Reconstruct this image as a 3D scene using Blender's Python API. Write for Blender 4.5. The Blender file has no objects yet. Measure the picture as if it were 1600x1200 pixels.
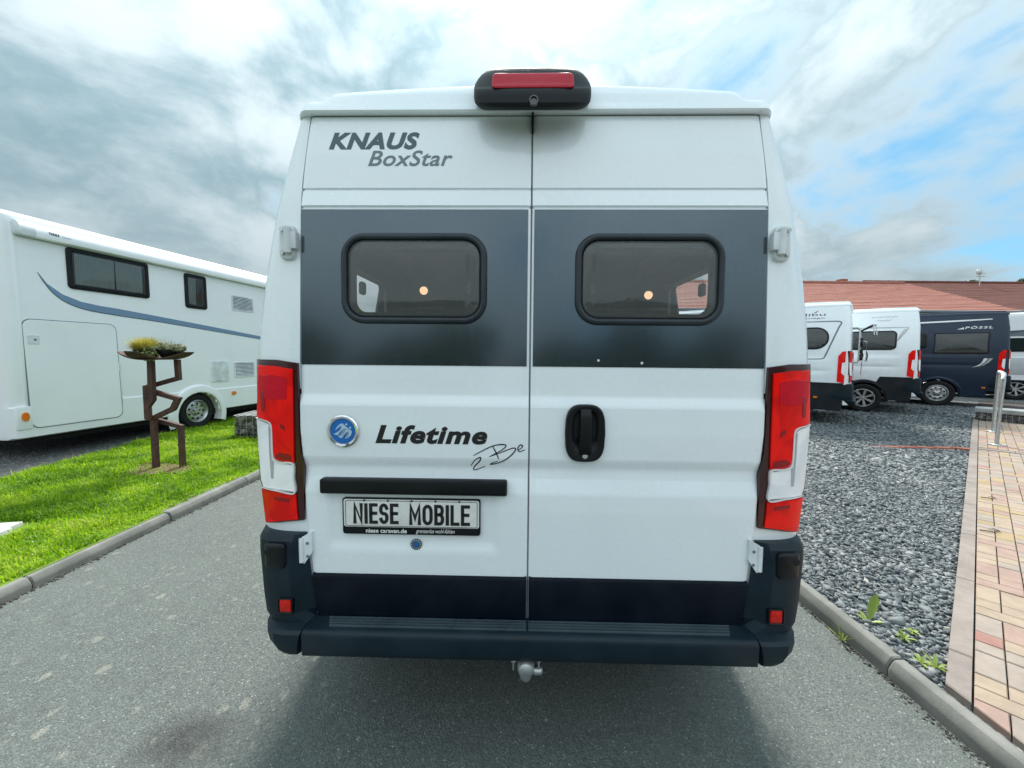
import bpy, bmesh, math, random
import numpy as np
from mathutils import Vector, Matrix, Euler

random.seed(7)
RNG = np.random.default_rng(11)
S = bpy.context.scene
COL = S.collection
PI = math.pi

# ------------------------------------------------------------------ camera
HC, PITCH, ROLL = 1.53, math.radians(4.4), 0.0087
_F = Vector((0, math.cos(PITCH), -math.sin(PITCH)))
_R0 = Vector((1, 0, 0))
_U0 = Vector((0, math.sin(PITCH), math.cos(PITCH)))
_R = _R0 * math.cos(ROLL) + _U0 * math.sin(ROLL)
_U = -_R0 * math.sin(ROLL) + _U0 * math.cos(ROLL)
cd = bpy.data.cameras.new('camera')
cam = bpy.data.objects.new('camera', cd)
COL.objects.link(cam)
cam.matrix_world = Matrix(((_R.x, _U.x, -_F.x, 0), (_R.y, _U.y, -_F.y, 0), (_R.z, _U.z, -_F.z, HC), (0, 0, 0, 1)))
cd.sensor_width = 36.0
cd.lens = 13.5
cd.clip_start = 0.02
cd.clip_end = 3000
S.camera = cam

# ------------------------------------------------------------------ light
SUN_ELEV, SUN_AZ = math.radians(47), math.radians(3)      # ahead of the camera, a little to the right, behind thin cloud
sun_dir = Vector((math.sin(SUN_AZ) * math.cos(SUN_ELEV), math.cos(SUN_AZ) * math.cos(SUN_ELEV), math.sin(SUN_ELEV)))
sl = bpy.data.lights.new('sun', 'SUN')
sl.energy = 3.0
sl.angle = math.radians(12)
sl.color = (1.0, 0.95, 0.88)
so = bpy.data.objects.new('sun', sl)
COL.objects.link(so)
so.rotation_euler = sun_dir.to_track_quat('Z', 'Y').to_euler()

w = bpy.data.worlds.new('World')
S.world = w
w.use_nodes = True
nt = w.node_tree
nt.nodes.clear()
N = nt.nodes.new
L = nt.links.new


def wmath(op, a, b=None, clamp=False):
    n = N('ShaderNodeMath'); n.operation = op; n.use_clamp = clamp
    for i, v in enumerate((a, b)):
        if v is None: continue
        if hasattr(v, 'links'): L(v, n.inputs[i])
        else: n.inputs[i].default_value = v
    return n.outputs[0]


def wmix(fac, a, b):
    n = N('ShaderNodeMix'); n.data_type = 'RGBA'
    for s, v in ((n.inputs[0], fac), (n.inputs[6], a), (n.inputs[7], b)):
        if hasattr(v, 'links'): L(v, s)
        elif isinstance(v, tuple): s.default_value = (*v, 1)
        else: s.default_value = v
    return n.outputs[2]


def wramp(v, lo, hi, smooth=True):
    n = N('ShaderNodeMapRange')
    n.interpolation_type = 'SMOOTHSTEP' if smooth else 'LINEAR'
    rev = lo > hi
    L(v, n.inputs[0]); n.inputs[1].default_value = min(lo, hi); n.inputs[2].default_value = max(lo, hi)
    n.inputs[3].default_value = 1.0 if rev else 0.0; n.inputs[4].default_value = 0.0 if rev else 1.0
    return n.outputs[0]


SKY_STRENGTH = 0.1
CLOUD_GAIN = 0.82
tc = N('ShaderNodeTexCoord')
nrm = N('ShaderNodeVectorMath'); nrm.operation = 'NORMALIZE'
L(tc.outputs['Generated'], nrm.inputs[0])
dirv = nrm.outputs[0]
sep = N('ShaderNodeSeparateXYZ'); L(dirv, sep.inputs[0])
dz = wmath('ADD', wmath('MAXIMUM', sep.outputs[2], 0.0), 0.16)
px = wmath('DIVIDE', sep.outputs[0], dz)
py = wmath('DIVIDE', sep.outputs[1], dz)
comb = N('ShaderNodeCombineXYZ'); L(px, comb.inputs[0]); L(py, comb.inputs[1])
mp = N('ShaderNodeMapping'); L(comb.outputs[0], mp.inputs[0])
mp.inputs['Location'].default_value = (4.98, 2.39, 3.75)
mp.inputs['Rotation'].default_value = (0, 0, math.radians(-80))
mp.inputs['Scale'].default_value = (1.0, 0.9, 1)


def wnoise(scale, detail, rough, dist=0.0, vec=None):
    n = N('ShaderNodeTexNoise'); n.inputs['Scale'].default_value = scale; n.inputs['Detail'].default_value = detail
    n.inputs['Roughness'].default_value = rough; n.inputs['Distortion'].default_value = dist
    L(vec or mp.outputs[0], n.inputs['Vector'])
    return n.outputs[0]


# puffs: noise on the direction itself, so they keep their shape down to the horizon
mp2 = N('ShaderNodeMapping'); L(dirv, mp2.inputs[0])
mp2.inputs['Location'].default_value = (1.16, -4.66, -1.71)
mp2.inputs['Rotation'].default_value = (0, math.radians(-18), 0)
mp2.inputs['Scale'].default_value = (1.0, 1.0, 1.55)
n_puff = wnoise(3.3, 9, 0.56, 0.35, mp2.outputs[0])
n_fine = wnoise(7.5, 8, 0.58, 0.3, mp2.outputs[0])
n_big = wnoise(1.15, 8, 0.54, 0.15)
n_mid = wnoise(2.7, 9, 0.55, 0.15)
n_low = wnoise(1.0, 4, 0.5, 0.1)
# cover: thick over the left and ahead, breaking up into blue gaps to the right
cover = wmath('ADD', wmath('ADD', wmath('MULTIPLY', n_big, 0.42), wmath('MULTIPLY', n_puff, 0.44)), wmath('MULTIPLY', n_fine, 0.14))
cover = wmath('SUBTRACT', cover, wmath('MULTIPLY', wmath('MULTIPLY', sep.outputs[0], 1.0), 0.065))
mask = wmath('MAXIMUM', wramp(cover, 0.34, 0.47), wramp(sep.outputs[2], 0.16, 0.0))
shade = wmath('ADD', wmath('ADD', wmath('MULTIPLY', n_puff, 0.52), wmath('MULTIPLY', n_low, 0.24)), wmath('MULTIPLY', n_fine, 0.24))
shade = wramp(shade, 0.41, 0.585)
shade = wmath('MAXIMUM', shade, wmath('MULTIPLY', wramp(cover, 0.52, 0.40), 0.85))        # thin edges are the whitest
# clouds glow round the veiled sun
# clouds towards the sun show their shaded undersides, those away from it their sunlit faces
dot = N('ShaderNodeVectorMath'); dot.operation = 'DOT_PRODUCT'
L(dirv, dot.inputs[0]); dot.inputs[1].default_value = sun_dir
dp = wmath('MAXIMUM', dot.outputs['Value'], 0.0)
glow = wmath('ADD', wmath('MULTIPLY', wmath('POWER', dp, 10.0), 0.10), wmath('MULTIPLY', wmath('POWER', dp, 70.0), 0.8))
front = wramp(dot.outputs['Value'], 0.70, -0.45)
ccol = wmix(shade, wmix(front, (2.6, 3.95, 4.55), (8.0, 9.2, 9.8)), wmix(front, (6.3, 7.3, 7.7), (10.5, 11.5, 11.9)))
horiz = wramp(sep.outputs[2], 0.0, 0.35)
ccol = wmix(horiz, wmix(0.45, ccol, (6.2, 7.7, 8.2)), ccol)
gl = N('ShaderNodeMix'); gl.data_type = 'RGBA'; gl.blend_type = 'MULTIPLY'; gl.inputs[0].default_value = 1.0
g3 = N('ShaderNodeCombineColor')
lum = wmath('ADD', wmath('MULTIPLY', wmath('MAXIMUM', sep.outputs[2], 0.0), 0.95), 0.36)      # an overcast sky is brightest overhead
gv = wmath('MULTIPLY', wmath('MULTIPLY', wmath('ADD', glow, 1.0), lum), CLOUD_GAIN)
for i in range(3): L(gv, g3.inputs[i])
L(ccol, gl.inputs[6]); L(g3.outputs[0], gl.inputs[7])
sky = N('ShaderNodeTexSky')
sky.sky_type = 'NISHITA'
sky.sun_disc = False
sky.sun_elevation = SUN_ELEV
sky.sun_rotation = SUN_AZ
sky.air_density = 1.0
sky.dust_density = 0.6
sky.ozone_density = 1.0
skyc = N('ShaderNodeMix'); skyc.data_type = 'RGBA'; skyc.blend_type = 'MULTIPLY'; skyc.inputs[0].default_value = 1.0
L(sky.outputs[0], skyc.inputs[6]); skyc.inputs[7].default_value = (0.85, 1.08, 1.2, 1)
veil = wmix(0.75, skyc.outputs[2], (0.9, 2.5, 3.6))          # thin high haze pales the blue
final = wmix(mask, veil, gl.outputs[2])
bg = N('ShaderNodeBackground'); L(final, bg.inputs[0]); bg.inputs[1].default_value = SKY_STRENGTH
wo = N('ShaderNodeOutputWorld'); L(bg.outputs[0], wo.inputs[0])

S.view_settings.view_transform = 'Standard'
S.view_settings.look = 'None'
S.view_settings.gamma = 1.0
S.view_settings.use_curve_mapping = False
S.view_settings.exposure = 1.1
S.cycles.max_bounces = 8
S.cycles.transparent_max_bounces = 12
S.cycles.caustics_reflective = False
S.cycles.caustics_refractive = False


# ------------------------------------------------------------------ materials
class Mat:
    def __init__(s, name):
        s.m = bpy.data.materials.new(name); s.m.use_nodes = True
        s.nt = s.m.node_tree; s.b = s.nt.nodes['Principled BSDF']; s.out = s.nt.nodes['Material Output']

    def n(s, t, **kw):
        n = s.nt.nodes.new(t)
        for k, v in kw.items(): setattr(n, k, v)
        return n

    def l(s, a, b): s.nt.links.new(a, b)

    def coord(s, kind='Object', scale=(1, 1, 1), rot=(0, 0, 0)):
        if kind == 'Position':
            t = s.n('ShaderNodeNewGeometry').outputs['Position']
        else:
            t = s.n('ShaderNodeTexCoord').outputs[kind]
        m = s.n('ShaderNodeMapping'); m.inputs['Scale'].default_value = scale; m.inputs['Rotation'].default_value = rot
        s.l(t, m.inputs[0]); return m.outputs[0]

    def noise(s, vec, scale, detail=4, rough=0.55, dist=0.0):
        n = s.n('ShaderNodeTexNoise')
        n.inputs['Scale'].default_value = scale; n.inputs['Detail'].default_value = detail
        n.inputs['Roughness'].default_value = rough; n.inputs['Distortion'].default_value = dist
        s.l(vec, n.inputs['Vector']); return n.outputs[0]

    def vor(s, vec, scale, feature='F1', out='Distance'):
        n = s.n('ShaderNodeTexVoronoi', feature=feature); n.inputs['Scale'].default_value = scale
        s.l(vec, n.inputs['Vector']); return n.outputs[out]

    def math(s, op, a, b=None, clamp=False):
        n = s.n('ShaderNodeMath', operation=op, use_clamp=clamp)
        for i, v in enumerate((a, b)):
            if v is None: continue
            if hasattr(v, 'links'): s.l(v, n.inputs[i])
            else: n.inputs[i].default_value = v
        return n.outputs[0]

    def rng(s, v, lo, hi, a=0.0, b=1.0, smooth=True):
        n = s.n('ShaderNodeMapRange', interpolation_type='SMOOTHSTEP' if smooth else 'LINEAR')
        s.l(v, n.inputs[0])
        if lo > hi: lo, hi, a, b = hi, lo, b, a
        for i, x in enumerate((lo, hi, a, b)): n.inputs[i + 1].default_value = x
        return n.outputs[0]

    def mix(s, fac, a, b, blend='MIX'):
        n = s.n('ShaderNodeMix', data_type='RGBA', blend_type=blend)
        for sock, v in ((n.inputs[0], fac), (n.inputs[6], a), (n.inputs[7], b)):
            if hasattr(v, 'links'): s.l(v, sock)
            elif isinstance(v, tuple): sock.default_value = (*v, 1)
            else: sock.default_value = v
        return n.outputs[2]

    def ramp(s, v, stops):
        n = s.n('ShaderNodeValToRGB'); e = n.color_ramp.elements
        while len(e) < len(stops): e.new(0.5)
        for i, (p, c) in enumerate(stops): e[i].position = p; e[i].color = (*c, 1)
        s.l(v, n.inputs[0]); return n.outputs[0]

    def bump(s, h, strength=0.3, dist=0.01, prev=None):
        n = s.n('ShaderNodeBump'); n.inputs['Strength'].default_value = strength; n.inputs['Distance'].default_value = dist
        s.l(h, n.inputs['Height'])
        if prev is not None: s.l(prev, n.inputs['Normal'])
        return n.outputs[0]

    def set(s, color=None, rough=None, metal=None, spec=None, coat=None, normal=None, coat_rough=None):
        for key, v in (('Base Color', color), ('Roughness', rough), ('Metallic', metal), ('Specular IOR Level', spec),
                       ('Coat Weight', coat), ('Coat Roughness', coat_rough), ('Normal', normal)):
            if v is None: continue
            if hasattr(v, 'links'): s.l(v, s.b.inputs[key])
            elif isinstance(v, tuple): s.b.inputs[key].default_value = (*v, 1)
            else: s.b.inputs[key].default_value = v
        return s.m


def paint(name, col, rough=0.28, coat=0.5, dirt=0.05):
    k = Mat(name)
    c = k.coord('Object')
    d = k.noise(c, 2.3, 6, 0.6)
    col2 = tuple(x * (1 - dirt * 1.6) for x in col)
    base = k.mix(k.rng(d, 0.4, 0.75), col, col2)
    r = k.rng(k.noise(c, 9, 5), 0.3, 0.75, rough - 0.05, rough + 0.09)
    b = k.bump(k.noise(c, 260, 2), 0.02, 0.001)
    return k.set(base, r, coat=coat, coat_rough=0.08, normal=b)


def plastic(name, col, rough=0.5, grain=0.15, scale=600, spec=0.3):
    k = Mat(name)
    c = k.coord('Object')
    d = k.noise(c, 5, 6, 0.6)
    base = k.mix(k.rng(d, 0.35, 0.75), col, tuple(x * 1.35 + 0.004 for x in col))
    b = k.bump(k.noise(c, scale, 2), grain, 0.0006)
    return k.set(base, k.rng(d, 0.3, 0.8, rough - 0.06, rough + 0.08), spec=spec, normal=b)


def metal(name, col, rough=0.3, var=0.15):
    k = Mat(name)
    c = k.coord('Object')
    d = k.noise(c, 18, 6, 0.6)
    base = k.mix(k.rng(d, 0.3, 0.75), col, tuple(x * (1 - var * 2) for x in col))
    return k.set(base, k.rng(d, 0.3, 0.8, rough - 0.08, rough + 0.12), metal=0.9, normal=k.bump(d, 0.06, 0.002))


def flat(name, col, rough=0.5, **kw):
    k = Mat(name)
    d = k.noise(k.coord('Object'), 30, 3)
    return k.set(k.mix(k.rng(d, 0.3, 0.7), col, tuple(x * 0.9 for x in col)), rough, **kw)


def lens(name, col, deep, rough=0.08, scale=14, emit=0.0):
    """ribbed plastic lamp lens over a deeper coloured reflector"""
    k = Mat(name)
    c = k.coord('Object', (1, 1, 1))
    blobs = k.noise(c, scale, 3, 0.5, 0.8)
    fine = k.n('ShaderNodeTexWave', wave_type='BANDS', bands_direction='X'); fine.inputs['Scale'].default_value = 55
    fine.inputs['Distortion'].default_value = 0.3; k.l(c, fine.inputs[0])
    f = k.math('ADD', k.rng(blobs, 0.4, 0.68), k.math('MULTIPLY', fine.outputs[0], 0.12), True)
    base = k.mix(k.math('MULTIPLY', f, 0.45), col, deep)
    b = k.bump(fine.outputs[0], 0.06, 0.002)
    return k.set(base, rough, spec=0.12, coat=0.18, coat_rough=0.03, normal=b)


def tinted_glass(name, tint, gloss_rough=0.03, ior=1.5, haze=0.12, hazecol=(0.2, 0.22, 0.23)):
    k = Mat(name)
    nt_ = k.nt
    tr = k.n('ShaderNodeBsdfTransparent'); tr.inputs[0].default_value = (*tint, 1)
    gl_ = k.n('ShaderNodeBsdfGlossy'); gl_.inputs['Roughness'].default_value = gloss_rough
    df = k.n('ShaderNodeBsdfDiffuse'); df.inputs[0].default_value = (*hazecol, 1)
    ge = k.n('ShaderNodeNewGeometry')
    vd_ = k.n('ShaderNodeVectorMath', operation='DOT_PRODUCT'); k.l(ge.outputs['Incoming'], vd_.inputs[0]); k.l(ge.outputs['Normal'], vd_.inputs[1])
    f5 = k.math('POWER', k.math('SUBTRACT', 1.0, k.math('ABSOLUTE', vd_.outputs['Value'], None), True), 5.0)
    fr_v = k.math('ADD', k.math('MULTIPLY', f5, 0.94), 0.05, True)          # a thin sheet: no total reflection from its inner side
    m1 = k.n('ShaderNodeMixShader'); m1.inputs[0].default_value = haze
    k.l(tr.outputs[0], m1.inputs[1]); k.l(df.outputs[0], m1.inputs[2])
    m2 = k.n('ShaderNodeMixShader'); k.l(fr_v, m2.inputs[0]); k.l(m1.outputs[0], m2.inputs[1]); k.l(gl_.outputs[0], m2.inputs[2])
    nz = k.noise(k.coord('Object'), 3.0, 2)
    bn = k.bump(nz, 0.05, 0.02)
    k.l(bn, gl_.inputs['Normal'])
    k.l(m2.outputs[0], k.out.inputs[0])
    return k.m


M = {}
M['white_paint'] = paint('white_paint', (0.80, 0.865, 0.905), 0.26, 0.8, 0.02)
M['white_plastic'] = plastic('white_plastic', (0.60, 0.64, 0.66), 0.42, 0.08)
M['motorhome_white'] = paint('motorhome_white', (0.87, 0.89, 0.92), 0.35, 0.3, 0.02)
M['navy_paint'] = paint('navy_paint', (0.0015, 0.015, 0.042), 0.4, 0.0)
M['silver_paint'] = paint('silver_paint', (0.52, 0.55, 0.57), 0.3, 0.6)
M['bumper_plastic'] = plastic('bumper_plastic', (0.0055, 0.0145, 0.022), 0.44, 0.25, 600, 0.24)
M['rib_sheen_plastic'] = plastic('rib_sheen_plastic', (0.042, 0.062, 0.072), 0.30, 0.08, 600, 0.6)  # paler than the step plastic: sky sheen on the ribs put into the colour
M['black_plastic'] = plastic('black_plastic', (0.004, 0.0055, 0.007), 0.36, 0.12, 600, 0.24)
M['sill_plastic'] = plastic('sill_plastic', (0.0015, 0.0045, 0.0095), 0.42, 0.1, 600, 0.14)
M['skirt_plastic'] = plastic('skirt_plastic', (0.010, 0.014, 0.018), 0.5, 0.2)
M['housing_plastic'] = plastic('housing_plastic', (0.008, 0.011, 0.014), 0.55, 0.12, 600, 0.25)
M['dark_gap'] = flat('dark_gap', (0.006, 0.006, 0.007), 0.9)
M['seam_grey'] = flat('seam_grey', (0.17, 0.18, 0.20), 0.7)
M['rubber'] = flat('rubber', (0.02, 0.02, 0.021), 0.7)
M['tyre'] = plastic('tyre', (0.010, 0.010, 0.011), 0.8, 0.3, 200)
M['frame_plastic'] = plastic('frame_plastic', (0.020, 0.028, 0.036), 0.32, 0.06)
M['red_lens'] = lens('red_lens', (0.95, 0.010, 0.006), (0.30, 0.003, 0.006), 0.16, 9)
M['lens_inset'] = flat('lens_inset', (0.60, 0.006, 0.022), 0.25, spec=0.2)
M['lens_deep'] = flat('lens_deep', (0.26, 0.003, 0.008), 0.25)
M['red_lens_dark'] = flat('red_lens_dark', (0.035, 0.002, 0.004), 0.2, coat=0.3)
M['brake_lens'] = flat('brake_lens', (0.42, 0.006, 0.025), 0.4, spec=0.2)
M['reflector_red'] = lens('reflector_red', (0.6, 0.02, 0.015), (0.4, 0.008, 0.008), 0.15, 60)
M['clear_lens'] = lens('clear_lens', (0.92, 0.92, 0.94), (0.62, 0.63, 0.67), 0.07, 6)
M['lens_grey'] = flat('lens_grey', (0.42, 0.43, 0.46), 0.2, coat=0.5)
M['lens_edge'] = flat('lens_edge', (0.75, 0.75, 0.76), 0.15, coat=1.0)
M['amber'] = lens('amber', (0.85, 0.22, 0.02), (0.6, 0.12, 0.01), 0.15, 60)
M['galvanised'] = metal('galvanised', (0.62, 0.66, 0.66), 0.48)
M['chrome'] = metal('chrome', (0.80, 0.81, 0.82), 0.10, 0.05)
M['steel_rim'] = metal('steel_rim', (0.55, 0.56, 0.57), 0.38)
M['decal_slate'] = flat('decal_slate', (0.055, 0.095, 0.125), 0.4)
M['decal_grey'] = flat('decal_grey', (0.15, 0.19, 0.22), 0.4)
M['decal_black'] = flat('decal_black', (0.010, 0.010, 0.012), 0.35)
M['decal_pale'] = flat('decal_pale', (0.42, 0.44, 0.43), 0.4)
M['decal_white'] = flat('decal_white', (0.78, 0.79, 0.80), 0.4)
M['decal_red'] = flat('decal_red', (0.5, 0.01, 0.02), 0.4)
M['stripe_blue'] = flat('stripe_blue', (0.16, 0.27, 0.42), 0.3, coat=0.4)
M['emblem_blue'] = flat('emblem_blue', (0.002, 0.14, 0.50), 0.25, coat=0.4)
M['emblem_pale'] = flat('emblem_pale', (0.45, 0.62, 0.82), 0.25)
M['plate_white'] = flat('plate_white', (0.78, 0.79, 0.78), 0.35)
M['lining'] = flat('lining', (0.13, 0.13, 0.125), 0.7)
M['curtain'] = flat('curtain', (0.30, 0.33, 0.33), 0.8)
M['coach_glass'] = tinted_glass('coach_glass', (0.66, 0.70, 0.70), haze=0.08)
M['rear_glass'] = tinted_glass('rear_glass', (0.92, 0.93, 0.93), haze=0.16, hazecol=(0.40, 0.44, 0.44))
M['side_glass'] = tinted_glass('side_glass', (0.86, 0.88, 0.88), haze=0.05)
M['dark_glass'] = flat('dark_glass', (0.018, 0.026, 0.028), 0.06, coat=0.6)


def lamp_mat():
    k = Mat('lamp_glow')
    k.b.inputs['Base Color'].default_value = (0.9, 0.7, 0.5, 1)
    k.b.inputs['Emission Color'].default_value = (1.0, 0.60, 0.34, 1)
    k.b.inputs['Emission Strength'].default_value = 0.62
    return k.m


M['lamp_glow'] = lamp_mat()


def film_mat():
    k = Mat('window_film')
    c = k.coord('Object')
    cs = k.coord('Object', (520, 1, 9))
    thr = k.noise(cs, 1.0, 2, 0.5)
    cs2 = k.coord('Object', (9, 1, 520))
    thr2 = k.noise(cs2, 1.0, 2, 0.5)
    f = k.math('ADD', k.math('MULTIPLY', thr, 0.6), k.math('MULTIPLY', thr2, 0.4))
    base = k.mix(k.rng(f, 0.3, 0.7), (0.066, 0.092, 0.112), (0.088, 0.118, 0.138))
    b = k.bump(f, 0.03, 0.0004)
    return k.set(base, k.rng(f, 0.3, 0.7, 0.13, 0.20), metal=0.85, spec=0.5, coat=0.5, normal=b, coat_rough=0.12)


M['window_film'] = film_mat()


def rust_mat():
    k = Mat('rusty_steel')
    c = k.coord('Object')
    a = k.noise(c, 9, 8, 0.65)
    b = k.noise(c, 60, 4, 0.6)
    base = k.ramp(k.math('ADD', k.math('MULTIPLY', a, 0.7), k.math('MULTIPLY', b, 0.3)),
                  [(0.3, (0.022, 0.012, 0.010)), (0.48, (0.060, 0.026, 0.019)), (0.62, (0.10, 0.045, 0.03)), (0.8, (0.06, 0.04, 0.035))])
    return k.set(base, 0.72, normal=k.bump(b, 0.3, 0.002))


M['rusty_steel'] = rust_mat()


def asphalt_mat():
    k = Mat('asphalt')
    c = k.coord('Position')
    big = k.noise(c, 0.7, 5, 0.6)
    mid = k.noise(c, 7, 5, 0.6)
    grit = k.vor(c, 185, 'F1', 'Color')
    sepc = k.n('ShaderNodeSeparateColor'); k.l(grit, sepc.inputs[0])
    gritd = k.vor(c, 185)
    tone = k.ramp(sepc.outputs[0], [(0.0, (0.052, 0.064, 0.060)), (0.45, (0.084, 0.100, 0.093)), (0.85, (0.118, 0.137, 0.128)), (0.982, (0.155, 0.175, 0.163)), (1.0, (0.32, 0.34, 0.325))])
    tone = k.mix(k.rng(big, 0.35, 0.7, 0, 0.5), tone, k.mix(0.5, tone, (0.15, 0.165, 0.155)))
    tone = k.mix(k.rng(mid, 0.5, 0.75, 0, 0.4), tone, (0.055, 0.06, 0.058))
    # pale lichen / lime blotches, mostly on the left of the road
    sp = k.n('ShaderNodeSeparateXYZ'); k.l(k.n('ShaderNodeNewGeometry').outputs['Position'], sp.inputs[0])
    cl = k.coord('Position', (1.0, 0.7, 1), (0, 0, 0.3))
    vd = k.n('ShaderNodeTexVoronoi', feature='F1'); vd.inputs['Scale'].default_value = 15.0; vd.inputs['Randomness'].default_value = 1.0
    wob = k.n('ShaderNodeVectorMath', operation='ADD')
    nz = k.n('ShaderNodeTexNoise'); nz.inputs['Scale'].default_value = 34; nz.inputs['Detail'].default_value = 4; k.l(cl, nz.inputs['Vector'])
    sc = k.n('ShaderNodeVectorMath', operation='SCALE'); k.l(nz.outputs['Color'], sc.inputs[0]); sc.inputs['Scale'].default_value = 0.05
    k.l(cl, wob.inputs[0]); k.l(sc.outputs[0], wob.inputs[1]); k.l(wob.outputs[0], vd.inputs['Vector'])
    sv = k.n('ShaderNodeSeparateColor'); k.l(vd.outputs['Color'], sv.inputs[0])
    rad = k.rng(sv.outputs[0], 0.5, 1.0, 0.02, 0.36, False)
    spot = k.math('LESS_THAN', vd.outputs['Distance'], rad)
    left = k.rng(sp.outputs[0], -0.2, -0.9)
    patchy = k.rng(k.noise(c, 1.3, 3), 0.38, 0.52)
    sf = k.math('MULTIPLY', k.math('MULTIPLY', spot, left), k.math('MULTIPLY', patchy, k.math('MULTIPLY', k.rng(mid, 0.3, 0.62, 0.15, 0.7), k.rng(k.noise(c, 90, 2), 0.35, 0.6, 0.45, 1.0))))
    tone = k.mix(sf, tone, (0.27, 0.265, 0.225))
    # oily stain to the left behind the van
    dv = k.n('ShaderNodeVectorMath', operation='DISTANCE')
    mpn = k.n('ShaderNodeMapping'); mpn.inputs['Scale'].default_value = (1.0, 1.5, 0); k.l(k.n('ShaderNodeNewGeometry').outputs['Position'], mpn.inputs[0])
    k.l(mpn.outputs[0], dv.inputs[0]); dv.inputs[1].default_value = (-1.28, 1.40 * 1.5, 0)
    st = k.math('SUBTRACT', k.rng(dv.outputs['Value'], 0.02, 0.42, 1.0, 0.0), k.math('MULTIPLY', k.noise(c, 14, 6, 0.7), 0.95), True)
    tone = k.mix(k.math('MULTIPLY', st, 1.5, True), tone, (0.022, 0.025, 0.026))
    h = k.math('ADD', k.math('MULTIPLY', gritd, -1.0), k.math('MULTIPLY', k.noise(c, 320, 2), 0.5))
    return k.set(tone, k.rng(sepc.outputs[1], 0, 1, 0.6, 0.9), normal=k.bump(h, 0.6, 0.004))


M['asphalt'] = asphalt_mat()


def concrete_mat(name, a, b, sc=1.0):
    k = Mat(name)
    c = k.coord('Position')
    n1 = k.noise(c, 5 * sc, 7, 0.65)
    n2 = k.noise(c, 150 * sc, 3, 0.6)
    base = k.mix(k.rng(n1, 0.32, 0.7), a, b)
    base = k.mix(k.rng(n2, 0.55, 0.8, 0, 0.45), base, tuple(x * 0.55 for x in a))
    return k.set(base, 0.85, normal=k.bump(n2, 0.35, 0.003))


M['kerb_concrete'] = concrete_mat('kerb_concrete', (0.135, 0.142, 0.130), (0.225, 0.225, 0.208))
M['edging_concrete'] = concrete_mat('edging_concrete', (0.195, 0.165, 0.148), (0.275, 0.235, 0.208))
M['slab_concrete'] = concrete_mat('slab_concrete', (0.48, 0.50, 0.50), (0.62, 0.63, 0.62))
M['cap_concrete'] = concrete_mat('cap_concrete', (0.24, 0.26, 0.26), (0.34, 0.36, 0.36))
M['joint_sand'] = concrete_mat('joint_sand', (0.045, 0.036, 0.032), (0.09, 0.07, 0.06), 2)
M['render_wall'] = concrete_mat('render_wall', (0.55, 0.54, 0.50), (0.66, 0.65, 0.60), 0.3)
PAVER_COLS = {'paver_sand': (0.322, 0.24, 0.137), 'paver_beige': (0.322, 0.251, 0.187), 'paver_grey': (0.287, 0.24, 0.204), 'paver_pink': (0.31, 0.214, 0.176), 'paver_red': (0.296, 0.154, 0.127)}
for kx, cc in PAVER_COLS.items():
    M[kx] = concrete_mat(kx, tuple(x * 0.86 for x in cc), tuple(min(x * 1.12, 0.6) for x in cc), 1.6)
M['brick_red'] = concrete_mat('brick_red', (0.28, 0.085, 0.055), (0.38, 0.14, 0.09), 2)


def island_mat(name, stops, rough=0.8, transl=0.0, noise_amt=0.25, nscale=2.0, bumpy=0.0):
    k = Mat(name)
    g = k.n('ShaderNodeNewGeometry')
    c = k.coord('Position')
    nz = k.noise(c, nscale, 4)
    v = k.math('ADD', k.math('MULTIPLY', g.outputs['Random Per Island'], 1 - noise_amt), k.math('MULTIPLY', k.rng(nz, 0.3, 0.7), noise_amt))
    col = k.ramp(v, stops)
    nb = k.bump(k.noise(c, 120, 3), bumpy, 0.003) if bumpy else None
    k.set(col, rough, normal=nb)
    if transl:
        t = k.n('ShaderNodeBsdfTranslucent'); k.l(col, t.inputs[0])
        mx = k.n('ShaderNodeMixShader'); mx.inputs[0].default_value = transl
        k.l(k.b.outputs[0], mx.inputs[1]); k.l(t.outputs[0], mx.inputs[2]); k.l(mx.outputs[0], k.out.inputs[0])
    return k.m


M['gravel_stone'] = island_mat('gravel_stone', [(0.0, (0.046, 0.060, 0.068)), (0.40, (0.104, 0.126, 0.137)), (0.72, (0.175, 0.195, 0.202)), (0.92, (0.25, 0.258, 0.26)), (1.0, (0.36, 0.33, 0.30))], 0.75, 0, 0.12, 0.8, 0.3)
M['grit_soil'] = island_mat('grit_soil', [(0.0, (0.02, 0.02, 0.016)), (0.7, (0.06, 0.058, 0.05)), (1.0, (0.16, 0.15, 0.13))], 0.9)
M['gabion_stone'] = island_mat('gabion_stone', [(0.0, (0.05, 0.05, 0.05)), (0.5, (0.13, 0.125, 0.12)), (1.0, (0.26, 0.25, 0.24))], 0.85, 0, 0.2, 5, 0.4)
M['grass_blade'] = island_mat('grass_blade', [(0.0, (0.06, 0.15, 0.004)), (0.3, (0.15, 0.32, 0.005)), (0.6, (0.29, 0.49, 0.008)), (0.85, (0.46, 0.62, 0.025)), (1.0, (0.52, 0.50, 0.17))], 0.6, 0.5, 0.55, 2.6)
M['leaf_green'] = island_mat('leaf_green', [(0.0, (0.13, 0.22, 0.02)), (1.0, (0.36, 0.46, 0.10))], 0.45, 0.35, 0.3, 8)
M['tuft_yellow'] = island_mat('tuft_yellow', [(0.0, (0.20, 0.20, 0.02)), (0.5, (0.45, 0.40, 0.06)), (1.0, (0.66, 0.56, 0.15))], 0.6, 0.3, 0.3, 8)
M['sedum_pale'] = island_mat('sedum_pale', [(0.0, (0.06, 0.10, 0.05)), (0.5, (0.22, 0.25, 0.12)), (1.0, (0.46, 0.42, 0.34))], 0.6, 0.2, 0.3, 20)
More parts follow.
